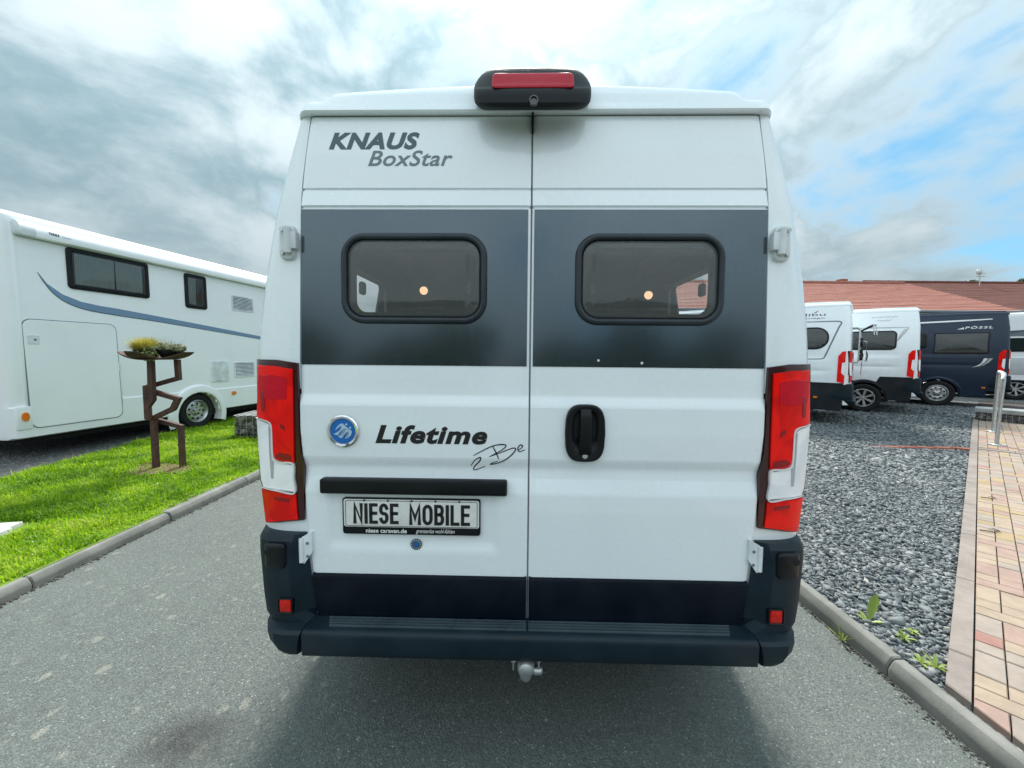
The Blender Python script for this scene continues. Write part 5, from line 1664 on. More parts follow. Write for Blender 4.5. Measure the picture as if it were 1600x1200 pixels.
# awning
prof = [(0.0, 2.905), (0.055, 2.890), (0.092, 2.905), (0.100, 2.945), (0.094, 2.995), (0.070, 3.040), (0.03, 3.068), (0.0, 3.070)]
vs = []
ys_ = [-2.02, 3.6]
for y in ys_: vs += [(x, y, z - G0) for x, z in prof]
n = len(prof)
aw = MB().add(vs, [(j, j + 1, n + j + 1, n + j) for j in range(n - 1)] + [tuple(range(n)), tuple(range(n, 2 * n))]).build('awning', 'motorhome_white', mh, ang=30)
vs = []
for y, k in ((-2.065, 0.55), (-2.055, 0.85), (-2.04, 1.03), (-1.90, 1.03)):
    zc = 2.978
    vs += [(x * (k if k < 1 else 1.05), y, zc + (z - zc) * k - G0) for x, z in prof]
MB().add(vs, [(i * n + j, i * n + j + 1, (i + 1) * n + j + 1, (i + 1) * n + j) for i in range(3) for j in range(n - 1)] + [tuple(range(n)), tuple(range(3 * n, 4 * n))]).build('awning_end_cap', 'white_plastic', aw, ang=40)
asf = lambda a, b, off: (0.0985 + off + 0.0005 - max(0.0, (b - 2.95) * 0.06), a, b - G0)
lettering('awning_lettering', 'THULE', -1.785, 2.962, -1.685, 2.994, asf, 'decal_black', aw, 0.002, bold=0.04)
lettering('awning_lettering', 'Omnistor', -1.660, 2.962, -1.565, 2.980, asf, 'decal_pale', aw, 0.002)
MB().box(0.0, 0.022, -2.02, 3.6, 2.880 - G0, 2.902 - G0, 0.004).build('awning_rail', 'decal_pale', aw)
# windows with pleated curtains behind the panes
for (a0, b0, a1, b1, cur) in ((-1.582, 2.343, -0.606, 2.884, [(-1.50, -1.06), (-1.04, -0.70)]), (-0.05, 2.278, 0.338, 2.866, [(0.0, 0.14)])):
    f = rr_rings(a0, b0, a1, b1, 0.05, [(0, 0.0), (0.002, 0.018), (0.015, 0.026), (0.045, 0.026), (0.052, 0.012), (0.06, 0.004)], ms, False, n=8).build('side_window', 'black_plastic', mh)
    rr_rings(a0 + 0.055, b0 + 0.055, a1 - 0.055, b1 - 0.055, 0.03, [(0, 0.001), (0.001, 0.003)], ms, True).build('window_reveal', 'dark_gap', f)
    for ca, cb in cur:
        vs = []
        K = 26
        for i in range(K + 1):
            y = ca + (cb - ca) * i / K
            vs += [(0.008 + 0.0035 * math.sin(i * 2.1), y, b0 + 0.07 - G0), (0.008 + 0.0035 * math.sin(i * 2.1 + 0.5), y + 0.012 * math.sin(i), b1 - 0.07 - G0)]
        MB().add(vs, [(2 * i, 2 * i + 2, 2 * i + 3, 2 * i + 1) for i in range(K)]).build('curtain', 'curtain', f)
    rr_rings(a0 + 0.05, b0 + 0.05, a1 - 0.05, b1 - 0.05, 0.035, [(0, 0.012), (0.004, 0.020), (0.03, 0.022), (0.038, 0.027), (0.05, 0.028)], ms).build('window_pane', 'coach_glass', f)
# louvred vents, service flap, locker door, stripe, lamps
for (a0, b0, a1, b1) in ((0.852, 2.338, 1.352, 2.632), (0.835, 1.035, 1.318, 1.335)):
    v = rr_rings(a0, b0, a1, b1, 0.015, [(0, 0), (0, 0.010), (0.004, 0.014), (0.025, 0.014), (0.028, 0.002)], ms, True).build('vent', 'white_plastic', mh)
    ns = 9
    for k in range(ns):
        z = b0 + 0.03 + (b1 - b0 - 0.06) * (k + 0.5) / ns - G0
        MB().add([(0.003, a0 + 0.03, z + 0.007), (0.003, a1 - 0.03, z + 0.007), (0.015, a1 - 0.03, z - 0.006), (0.015, a0 + 0.03, z - 0.006), (0.003, a0 + 0.03, z + 0.003), (0.003, a1 - 0.03, z + 0.003), (0.015, a1 - 0.03, z - 0.010), (0.015, a0 + 0.03, z - 0.010)],
                 [(0, 1, 2, 3), (4, 5, 6, 7), (3, 2, 6, 7), (0, 3, 7, 4), (1, 2, 6, 5)]).build('louvre', 'white_plastic', v, smooth=False)
    rr_rings(a0 + 0.026, b0 + 0.026, a1 - 0.026, b1 - 0.026, 0.01, [(0, 0.002), (0.001, 0.0036)], ms).build('vent_recess', 'dark_gap', v)
fl = rr_rings(0.36, 0.97, 0.715, 1.36, 0.03, [(0, 0), (0, 0.008), (0.006, 0.014), (0.05, 0.014), (0.056, 0.006), (0.06, 0.012)], ms).build('service_flap', 'white_plastic', mh)
rr_rings(0.46, 1.00, 0.62, 1.02, 0.008, [(0, 0.01), (0, 0.02), (0.004, 0.022)], ms).build('flap_handle', 'white_plastic', fl)
mds = lambda a, b, off: (off + (0.0195 if b < 0.845 else 0.001), a, b - G0)
lk = rr_rings(-2.038, 0.575, -1.085, 1.905, 0.085, [(0, 0.0), (0, 0.006), (0.006, 0.0075), (0.012, 0.007)], mds, True, n=8).build('locker_door', 'motorhome_white', mh)
rr_rings(-2.048, 0.565, -1.075, 1.915, 0.09, [(0, 0.0), (0.001, 0.0030), (0.012, 0.0030)], mds, False, n=8).build('locker_seal', 'decal_grey', lk)
for a, b in ((-1.955, 1.66), (-1.955, 0.925)):
    h = rr_rings(a - 0.055, b - 0.055, a + 0.055, b + 0.055, 0.012, [(0, 0.004), (0, 0.012), (0.004, 0.016)], ms).build('latch', 'white_plastic', lk)
    rr_rings(a + 0.0, b - 0.014, a + 0.028, b + 0.014, 0.012, [(0, 0.015), (0.003, 0.020)], ms).build('latch_key', 'decal_grey', h)
for b in (1.30, 0.80):
    rr_rings(-1.088, b - 0.06, -1.060, b + 0.06, 0.006, [(0, 0.004), (0, 0.014), (0.004, 0.018)], ms).build('locker_hinge', 'white_plastic', lk)
top = [(-1.862, 2.495), (-1.782, 2.369), (-1.644, 2.258), (-1.46, 2.188), (-1.25, 2.158), (-1.04, 2.143), (-0.447, 2.082), (0.382, 1.993), (1.422, 1.876), (2.6, 1.74)]
bot = [(-1.812, 2.384), (-1.726, 2.253), (-1.6, 2.153), (-1.394, 2.083), (-1.045, 2.045), (-0.451, 1.998), (0.378, 1.916), (1.418, 1.813), (2.6, 1.69)]
poly_prism('stripe', top + bot[::-1], ms, 0.0025, 'stripe_blue', mh)
edge_l = MB()
strokes('stripe_edge', [[(-1.86, 2.49)] + bot], 0.006, ms, 'decal_slate', mh, 0.003)
o_ = MB().lathe([(0, 0.0004), (0.0, 0.036), (-0.02, 0.036)], (0.034, 0, 0), 'x', 20)
o_.v = [(x, 0.79 + y * 1.35, 0.735 - G0 + z) for x, y, z in o_.v]
o_.build('side_marker', 'amber', mh)
mk = MB().lathe([(0, 0.0004), (0.0, 0.052), (-0.03, 0.052)], (0.046, 0, 0), 'x', 24)
mk.v = [(x, -2.095 + y * 0.62, 0.726 - G0 + z * 1.05) for x, y, z in mk.v]
mk.build('side_marker', 'amber', mh)
MB().box(-0.01, 0.030, -2.165, -2.03, 0.57 - G0, 0.85 - G0, 0.012).build('lamp_mount', 'motorhome_white', mh)

# white and silver motorhome behind the dark blue van
m2 = thing('motorhome', 'white and silver motorhome with grey graphic, half hidden behind the dark blue van', 'motorhome', (16.9, 11.0, 0.25), RZ)
M2 = Matrix.Rotation(PI, 4, 'Z')
ms2 = lambda a, b, off: (-off, a, b)
bo = box_body(m2, 'body', 'motorhome_white', 6.0, 2.2, 0.32, 2.72, 1.50, 1.33, 0.0)
bo.data.transform(Matrix.Scale(-1, 4, (1, 0, 0))); bo.data.flip_normals()
vs = [(-0.022, y, z) for y in (0.1, 1.5, 5.9) for z in (0.40, 1.325)]
rr_rings(0.05, 0.42, 1.04, 1.32, 0.04, [(0, 0), (0, 0.022), (0.01, 0.026)], ms2).build('lower_panel', 'silver_paint', m2)
rr_rings(1.96, 0.42, 5.9, 1.32, 0.04, [(0, 0), (0, 0.022), (0.01, 0.026)], ms2).build('lower_panel', 'silver_paint', m2)
rr_rings(1.02, 0.78, 1.98, 1.32, 0.02, [(0, 0), (0, 0.021), (0.01, 0.024)], ms2).build('lower_panel', 'silver_paint', m2)
wheel(m2, 0.13, 1.5, 0.33, 0.33, -1, 'alloy', 0.22)
wheel(m2, 2.1, 1.5, 0.33, 0.33, 1, 'alloy', 0.22)
MB().box(0.3, 1.9, 0.9, 2.1, 0.3, 0.8).build('wheel_house', 'dark_gap', m2, smooth=False)
MB().box(0.1, 2.1, 0.1, 5.9, 0.24, 0.34).build('underbody', 'dark_gap', m2, smooth=False)
poly_prism('side_graphic', [(4.2, 2.05), (1.75, 2.06), (1.1, 2.20), (0.3, 2.44), (0.3, 1.98), (4.2, 1.98)], ms2, 0.003, 'decal_grey', m2)
for a0, a1 in ((0.25, 1.15), (1.22, 2.4)):
    f = rr_rings(a0, 1.50, a1, 1.93, 0.03, [(0, 0), (0.002, 0.014), (0.04, 0.018), (0.046, 0.006)], ms2, False).build('side_window', 'black_plastic', m2)
    rr_rings(a0 + 0.04, 1.54, a1 - 0.04, 1.89, 0.02, [(0, 0.004), (0.01, 0.012)], ms2).build('window_pane', 'dark_glass', f)

# ------------------------------------------------------------------ buildings
def hall(name, label, x0, x1, y_e, z_e, y_r, z_r, roof_m, courses, ridge_fall=0.0):
    b = thing(name, label, 'building', (x0, y_e, 0))
    dx, dy = x1 - x0, y_r - y_e
    MB().box(0.3, dx - 0.3, 0.5, 2 * dy - 0.5, -0.1, z_e - 0.05).build('wall', 'render_wall', b, smooth=False)
    gv_ = [(0.3, 0.5, z_e - 0.1), (0.3, 2 * dy - 0.5, z_e - 0.1), (0.3, dy, z_r - 0.25)]
    MB().add([(x, y, z) for x in (0.3, dx - 0.3) for (_, y, z) in gv_], [(0, 1, 2), (3, 4, 5), (0, 1, 4, 3), (1, 2, 5, 4), (2, 0, 3, 5)]).build('gable', 'render_wall', b, smooth=False)
    tl = MB()
    for s in (0, 1):
        for k in range(courses):
            t0, t1 = k / courses, (k + 1.06) / courses
            ya, yb = dy * t0, dy * t1
            za, zb = z_e + (z_r - z_e) * t0, z_e + (z_r - z_e) * t1
            if s: ya, yb = 2 * dy - ya, 2 * dy - yb
            nseg = 24
            vs = []
            for i in range(nseg + 1):
                x = dx * i / nseg
                f_ = -ridge_fall * i / nseg
                j = random.uniform(-0.006, 0.006)
                vs += [(x, ya, za + 0.045 + f_ + j), (x, yb, zb + 0.012 + f_ + j), (x, ya, za + f_ - 0.01)]
            tl.add(vs, [(3 * i, 3 * i + 3, 3 * i + 4, 3 * i + 1) for i in range(nseg)] + [(3 * i + 2, 3 * i + 5, 3 * i + 3, 3 * i) for i in range(nseg)])
    r = tl.build('roof', roof_m, b, smooth=False)
    for i in range(int(dx / 0.9)):
        MB().tube([(i * 0.9, dy, z_r + 0.06 - ridge_fall * i * 0.9 / dx), (i * 0.9 + 0.88, dy, z_r + 0.05 - ridge_fall * (i * 0.9 + 0.88) / dx)], 0.11, 8).build('ridge_tile', roof_m, r) if i < 90 else None
    MB().tube([(0, -0.08, z_e - 0.03), (dx, -0.08, z_e - 0.03)], 0.07, 8).build('gutter', 'decal_grey', b)
    for i in range(5):
        xw = dx * (i + 0.7) / 5.5
        f = MB().box(xw - 0.55, xw + 0.55, 0.46, 0.52, 1.1, 2.3).build('window', 'frame_plastic', b, smooth=False)
        MB().box(xw - 0.48, xw + 0.48, 0.445, 0.462, 1.17, 2.23).build('pane', 'dark_glass', f, smooth=False)
    return b


pink = hall('hall', 'long hall with pale red tiled roof behind the white vans', 8.0, 26.3, 20.0, 3.95, 26.0, 6.43, 'roof_pink', 22)
MB().box(13.9, 14.35, 6.1, 6.5, 5.9, 6.75).build('chimney', 'brick_red', pink, smooth=False)
brown = hall('hall', 'hall with brown tiled roof behind the dark blue van', 26.9, 64.0, 23.0, 4.40, 30.0, 7.28, 'roof_brown', 26)
ch = MB().tube([(7.95, 6.2, 6.8), (7.95, 6.2, 8.1)], 0.035, 6).build('antenna_mast', 'galvanised', brown)
dsh = MB().lathe([(-0.06, 0.0005), (-0.05, 0.12), (0.0, 0.24), (0.01, 0.24), (-0.03, 0.12), (-0.045, 0.0005)], (7.75, 6.1, 7.95), 'y', 20).build('dish', 'galvanised', ch)
for zz_ in (7.65, 7.85): MB().tube([(7.65, 6.2, zz_), (8.3, 6.2, zz_)], 0.025, 6).build('antenna_bar', 'galvanised', ch)


def leaf_cloud(centres, radii, n, size, flatten=0.6):
    """many small bent leaf faces scattered through the lobes of a crown"""
    V = np.zeros((n * 4, 3), np.float32)
    F = np.arange(n * 4).reshape(n, 4)
    ci = RNG.integers(0, len(centres), n)
    d = RNG.normal(size=(n, 3)); d /= np.linalg.norm(d, axis=1)[:, None]
    rr = RNG.random(n) ** 0.45
    c = np.array(centres)[ci] + d * (rr * np.array(radii)[ci])[:, None] * np.array([1, 1, flatten + 0.25])
    a = RNG.normal(size=(n, 3)); a /= np.linalg.norm(a, axis=1)[:, None]
    b = np.cross(a, RNG.normal(size=(n, 3))); b /= np.linalg.norm(b, axis=1)[:, None]
    s = size * RNG.uniform(0.6, 1.3, n)[:, None]
    V[0::4] = c - a * s; V[1::4] = c + b * s * 0.5; V[2::4] = c + a * s; V[3::4] = c - b * s * 0.5
    return V, F


def tree(label, x, y, z0, h, lobes, n, leaf, group=None, trunk_r=0.12):
    t = thing('tree', label, 'tree', (x, y, z0), 0, group)
    mb = MB().tube([(0, 0, 0), (0.05, 0, h * 0.3), (-0.05, 0.04, h * 0.6), (0.02, 0, h * 0.95)], [trunk_r, trunk_r * 0.8, trunk_r * 0.5, trunk_r * 0.12], 9)
    for c in lobes:
        p = c[0]
        mb.tube([(0, 0, max(0.2 * h, p[2] * 0.6)), (p[0] * 0.5, p[1] * 0.5, p[2] * 0.85), p], [trunk_r * 0.4, trunk_r * 0.25, trunk_r * 0.08], 6)
    mb.build('trunk', 'bark', t)
    V, F = leaf_cloud([c[0] for c in lobes], [c[1] for c in lobes], n, leaf)
    np_mesh('crown', V, F, 'tree_leaf', t)
    return t


tree('small tree whose top shows over the brown roof beside the dish mast', 42.2, 36.0, 0, 8.9, [((0, 0, 8.2), 0.6), ((-0.5, 0.2, 7.6), 0.6), ((0.6, 0, 7.7), 0.55), ((0, 0, 6.6), 1.1), ((-0.6, 0, 5.8), 1.2), ((0.7, 0.3, 5.5), 1.2)], 2600, 0.14)
tree('dark tree tip over the brown roof at the picture edge', 47.0, 36.0, 0, 8.9, [((0, 0, 8.5), 0.45), ((0.1, 0.2, 7.9), 0.7), ((-0.3, 0, 7.1), 0.9), ((0.3, 0.1, 6.0), 1.2)], 2600, 0.14)
# trees behind the photographer: what the dark window band mirrors
for i, (x, y, h) in enumerate(((-15, -22, 5.6), (-9.5, -23, 4.4), (-4.5, -22, 5.0), (1.0, -23.5, 4.2), (6.0, -22, 5.8), (11.5, -22.5, 5.0), (17, -21, 5.4))):
    lob = [((random.uniform(-1.6, 1.6), random.uniform(-1, 1), h * random.uniform(0.28, 0.86)), random.uniform(1.2, 1.9)) for _ in range(8)] + [((0, 0, h * 0.4), 2.2)]
    lob = [(p, r_) for p, r_ in lob]
    tree(('broad low dark tree behind the camera' if h < 4.6 else 'tall broad dark tree behind the camera') + (' on the left' if x < -4 else ' on the right' if x > 4 else '') + (', outermost' if abs(x) > 14 else ', next to the end' if x > 8 else ''), x, y, -0.05, h, lob, 5200, 0.26, 'trees behind the camera', 0.2)

# ------------------------------------------------------------------ rusty planter
pl = thing('planter_stand', 'rusty bent-tube steel plant stand on the lawn', 'plant stand', (-4.2, 4.52, gz_left(-4.2, 4.52)))
gz0 = gz_left(-4.2, 4.52)
P_ = lambda pts_, y: [(x + 4.2, y, z - gz0) for x, z in pts_]
for pts_, y, r_ in (([(-4.003, 1.435), (-4.000, 1.211), (-4.394, 1.098), (-4.398, 0.733), (-4.005, 0.624), (-4.011, 0.08)], 0.075, 0.024),
                    ([(-4.248, 1.427), (-4.262, 1.06), (-3.955, 0.972), (-4.018, 0.852), (-4.258, 0.739), (-4.266, 0.08)], 0.0, 0.026),
                    ([(-4.190, 1.427), (-4.198, 0.97), (-4.262, 0.889), (-4.262, 0.735)], -0.060, 0.025)):
    MB().tube(P_(pts_, y), r_, 4, True).build('bent_tube', 'rusty_steel', pl, smooth=False)
for ax in (0, 1):
    vs = []
    K = 14
    for i in range(K + 1):
        t = -1 + 2 * i / K
        s = t * 0.39
        zc = 1.442 + 0.085 * abs(t) ** 2.2 - gz0 + (0.004 if ax else 0)
        hw = 0.15 * (1 - 0.55 * abs(t) ** 2.5)
        for q, dz_ in ((-hw, 0.0), (hw, 0.0), (hw, -0.012), (-hw, -0.012)):
            vs.append((s, q, zc + dz_) if ax == 0 else (q, s * 0.8, zc + dz_))
    fs = [(i * 4 + j, i * 4 + (j + 1) % 4, (i + 1) * 4 + (j + 1) % 4, (i + 1) * 4 + j) for i in range(K) for j in range(4)] + [(0, 1, 2, 3), tuple(range(K * 4, K * 4 + 4))]
    MB().add([(x + 0.02, y, z) for x, y, z in vs], fs).build('curved_plate', 'rusty_steel', pl, ang=50)


def blades(n, cx, cy, cz, rad, ln, spread, w_=0.004, bend=0.5):
    """thin arching blades fanning out of one spot"""
    V, F = [], []
    for _ in range(n):
        a = random.uniform(0, 2 * PI); r0 = rad * math.sqrt(random.random())
        el = random.uniform(spread, 1.0) * PI / 2
        L_ = ln * random.uniform(0.6, 1.1)
        bx, by = cx + math.cos(a) * r0, cy + math.sin(a) * r0
        a2 = a + random.uniform(-0.6, 0.6)
        d = Vector((math.cos(a2) * math.cos(el), math.sin(a2) * math.cos(el), math.sin(el)))
        sd = Vector((-math.sin(a2), math.cos(a2), 0)) * w_
        o = len(V)
        for k in range(4):
            t = k / 3
            p = Vector((bx, by, cz)) + d * (L_ * t) + Vector((math.cos(a2), math.sin(a2), -0.6)) * (L_ * 0.35 * bend * t * t)
            wv = 1 - 0.9 * t
            V += [p - sd * wv, p + sd * wv]
        F += [(o + 2 * k, o + 2 * k + 1, o + 2 * k + 3, o + 2 * k + 2) for k in range(3)]
    return np.array([tuple(v) for v in V], np.float32), np.array(F)


for (bx, by, lab) in ((-4.262, 4.50, 'black bowl with a yellow-green grass tuft on the plant stand'), (-4.045, 4.56, 'black bowl with pale sedum and sprigs on the plant stand')):
    zb = 1.452
    p = thing('flower_bowl', lab, 'flower bowl', (bx, by, zb), 0, 'bowls on the rusty plant stand')
    MB().lathe([(0.0, 0.0005), (0.0, 0.075), (0.02, 0.095), (0.07, 0.122), (0.095, 0.128), (0.100, 0.128), (0.100, 0.120), (0.08, 0.115), (0.075, 0.0005)], (0, 0, 0), 'z', 28).build('bowl', 'black_plastic', p)
    if 'tuft' in lab:
        V, F = blades(2400, -0.02, 0, 0.085, 0.075, 0.17, 0.02, 0.0026, 0.25)
        np_mesh('grass_tuft', V, F, 'tuft_yellow', p)
        V, F = leaf_cloud([(0.07, -0.08, 0.10), (0.09, -0.10, 0.06), (0.02, -0.11, 0.08), (0.11, -0.05, 0.12)], [0.05, 0.05, 0.05, 0.05], 170, 0.016)
        np_mesh('ivy', V, F, 'ivy_pale', p)
    else:
        V, F = leaf_cloud([(0, 0, 0.115), (-0.08, -0.02, 0.13), (0.09, 0.0, 0.12), (0.12, -0.06, 0.11), (-0.1, -0.09, 0.10)], [0.10, 0.08, 0.08, 0.06, 0.07], 900, 0.019, 0.3)
        np_mesh('sedum', V, F, 'sedum_pale', p)
        V, F = blades(110, 0.0, 0, 0.10, 0.10, 0.17, 0.3, 0.0016, 0.3)
        np_mesh('sprig', V, F, 'sedum_pale', p)
        V, F = leaf_cloud([(-0.13, -0.12, 0.03), (-0.10, -0.13, -0.005), (-0.17, -0.12, -0.01), (-0.08, -0.12, 0.05)], [0.04, 0.04, 0.04, 0.04], 170, 0.018)
        np_mesh('ivy', V, F, 'ivy_pale', p)
# rusty bare patch round its feet
rp = []
for i in range(26):
    a = 2 * PI * i / 26
    r_ = 1 + 0.25 * math.sin(3 * a + 1) + random.uniform(-0.12, 0.12)
    x, y = -4.16 + math.cos(a) * 0.40 * r_, 4.47 + math.sin(a) * 0.24 * r_
    rp.append((x, y, gz_left(x, y) + 0.010))
me = bpy.data.meshes.new('bare_soil_patch'); me.from_pydata(rp + [(-4.16, 4.47, gz_left(-4.16, 4.47) + 0.014)], [], [(i, (i + 1) % 26, 26) for i in range(26)])
struct(link('bare_soil_patch', me, 'bare_soil'), 'rust stained bare soil under the plant stand')


# ------------------------------------------------------------------ stones: gabions and gravel
def stones(P, size, flat_, jit=0.22):
    """angular broken stones, 8 corners each, at points P"""
    n = len(P)
    base = np.array([(x, y, z) for z in (-1, 1) for y in (-1, 1) for x in (-1, 1)], np.float32) * 0.5
    c = base[None] + RNG.normal(scale=jit, size=(n, 8, 3))
    c = c * (size[:, None, None] * np.stack([RNG.uniform(0.7, 1.35, n), RNG.uniform(0.6, 1.0, n), flat_ * RNG.uniform(0.6, 1.2, n)], 1)[:, None, :])
    az, tx, ty = RNG.uniform(0, 2 * PI, n), RNG.normal(0, 0.38, n), RNG.normal(0, 0.38, n)

    def rot(v, a, i, j):
        ca, sa = np.cos(a)[:, None], np.sin(a)[:, None]
        r = v.copy(); r[:, :, i] = v[:, :, i] * ca - v[:, :, j] * sa; r[:, :, j] = v[:, :, i] * sa + v[:, :, j] * ca
        return r
    c = rot(rot(rot(c, tx, 1, 2), ty, 0, 2), az, 0, 1)
    V = (c + P[:, None, :]).reshape(-1, 3)
    q = np.array([(0, 2, 3, 1), (4, 5, 7, 6), (0, 1, 5, 4), (1, 3, 7, 5), (3, 2, 6, 7), (2, 0, 4, 6)])
    tri = np.concatenate([q[:, [0, 1, 2]], q[:, [0, 2, 3]]])
    F = (tri[None] + (np.arange(n) * 8)[:, None, None]).reshape(-1, 3)
    return V, F


def gabion(label, loc, rz, lx_, ly_, h, cap, cell=0.10, ssz=0.095):
    g = thing('gabion', label, 'gabion', loc, rz, 'stone-filled wire baskets')
    pts_ = []
    for x in np.arange(0.04, lx_, ssz * 0.8):
        for z in np.arange(0.04, h - 0.02, ssz * 0.62):
            for y in (0.045, 0.10, ly_ - 0.045): pts_.append((x, y, z))
    for y in np.arange(0.04, ly_, ssz * 0.8):
        for z in np.arange(0.04, h - 0.02, ssz * 0.62):
            for x in (0.045, lx_ - 0.045): pts_.append((x, y, z))
    for x in np.arange(0.04, lx_, ssz * 0.8):
        for y in np.arange(0.04, ly_, ssz * 0.8): pts_.append((x, y, h - 0.045))
    P = np.array(pts_, np.float32); P += RNG.normal(0, 0.012, P.shape)
    V, F = stones(P, RNG.uniform(0.8, 1.25, len(P)) * ssz, 0.75)
    V[:, 0] = np.clip(V[:, 0], 0.006, lx_ - 0.006); V[:, 1] = np.clip(V[:, 1], 0.006, ly_ - 0.006); V[:, 2] = np.clip(V[:, 2], 0.0, h - 0.006)
    np_mesh('stone_fill', V, F, 'gabion_stone', g, kind='stuff')
    MB().box(0.06, lx_ - 0.06, 0.07, ly_ - 0.07, 0, h - 0.07).build('stone_core', 'dark_gap', g, smooth=False)
    w_ = MB()
    zs = np.arange(0, h + 0.01, cell * 2 if not cap else cell)
    for z in list(zs) + [h]:
        for a, b in (((0, 0), (lx_, 0)), ((lx_, 0), (lx_, ly_)), ((lx_, ly_), (0, ly_)), ((0, ly_), (0, 0))): w_.tube([(a[0], a[1], z), (b[0], b[1], z)], 0.0032, 4)
    for x in np.arange(0, lx_ + 0.01, cell):
        for y in (0, ly_): w_.tube([(x, y, 0), (x, y, h)], 0.0028, 4)
        if not cap: w_.tube([(x, 0, h), (x, ly_, h)], 0.0036, 4)
    for y in np.arange(0, ly_ + 0.01, cell):
        for x in (0, lx_): w_.tube([(x, y, 0), (x, y, h)], 0.0028, 4)
        if not cap: w_.tube([(0, y, h), (lx_, y, h)], 0.0036, 4)
    w_.build('wire_basket', 'galvanised', g)
    if cap:
        x = -0.02
        while x < lx_:
            MB().box(x + 0.003, min(x + 1.0, lx_ + 0.02) - 0.003, -0.03, ly_ + 0.03, h + 0.002, h + cap, 0.006).build('cap_slab', 'cap_concrete', g); x += 1.0
    return g


gabion('grey stone gabion on the lawn behind the left tail light', (-4.50, 6.15, gz_left(-4.4, 6.2) - 0.02), math.radians(2), 1.25, 0.55, 0.39, 0)
ga = math.atan2(-0.593, 0.155 + 0.09)
gabion('long low brown gabion with concrete cap at the end of the footpath', (9.80, 8.05, 0.205), math.radians(-52), 3.2, 0.45, 0.20, 0.085, 0.08, 0.085)

# gravel
def in_gravel(x, y):
    e = (x - PO.x) * PE.x + (y - PO.y) * PE.y
    n_ = (x - PO.x) * PN.x + (y - PO.y) * PN.y
    t = np.clip(((x - 6.80) * -1.2 + (y - 5.60) * 0.33) / (1.2 ** 2 + 0.33 ** 2), 0, 1)
    db = np.hypot(x - (6.80 - 1.2 * t), y - (5.62 + 0.31 * t))
    return (x > 1.895) & (n_ < -0.004) & (db > 0.035 + 0.03 * (1 - t))


def scatter(x0, x1, y0, y1, dens, test):
    n = int((x1 - x0) * (y1 - y0) * dens)
    P = RNG.random((n, 2)) * (x1 - x0, y1 - y0) + (x0, y0)
    return P[test(P[:, 0], P[:, 1])]


vis_r = lambda x, y: in_gravel(x, y) & (x / np.maximum(y, 0.05) < 1.6) & (x / np.maximum(y, 0.05) > 0.26)
A_ = scatter(1.88, 4.6, 1.2, 4.6, 4600, vis_r)
B_ = scatter(1.88, 12.5, 1.5, 12.0, 1500, lambda x, y: vis_r(x, y) & ~((x < 4.6) & (y < 4.6)))
P2 = np.concatenate([A_, B_])
sz = np.concatenate([RNG.gamma(6, 1 / 6, len(A_)) * 0.0168, RNG.gamma(8, 1 / 8, len(B_)) * 0.028])
sz = np.clip(sz, 0.009, 0.06)
zz = 0.088 + 0.015 * np.clip(P2[:, 0] - 1.9, 0, 10) + RNG.uniform(-0.002, 0.008, len(P2)) + 0.006 * np.sin(P2[:, 0] * 5) * np.cos(P2[:, 1] * 4.3)
V, F = stones(np.column_stack([P2, zz]).astype(np.float32), sz, 0.55)
o = np_mesh('gravel', V, F, 'gravel_stone', None, kind='stuff'); o['label'] = 'loose grey crushed stone covering the yard'
for k, (x, y, s) in enumerate(((1.96, 1.62, 0.06), (2.03, 1.83, 0.055), (1.95, 1.75, 0.05))):
    pass

# grit and soil washed against the kerb feet
gp = []
for xk, s_, n_ in ((1.808, -1, 2600), (-3.062, 1, 2600)):
    yy = RNG.uniform(0.9, 9.0, n_)
    xx = xk + s_ * np.abs(RNG.normal(0, 0.011, n_)) * (0.5 + np.sin(yy * 3.1) ** 2 + 0.6 * np.sin(yy * 11) ** 2)
    gp.append(np.column_stack([xx, yy, np.full(n_, 0.001)]))
gp = np.concatenate(gp).astype(np.float32)
V, F = stones(gp, RNG.gamma(4, 1 / 4, len(gp)) * 0.0058, 0.6)
o = np_mesh('kerb_grit', V, F, 'grit_soil', None, kind='stuff'); o['label'] = 'dark grit washed along the foot of the kerbs'

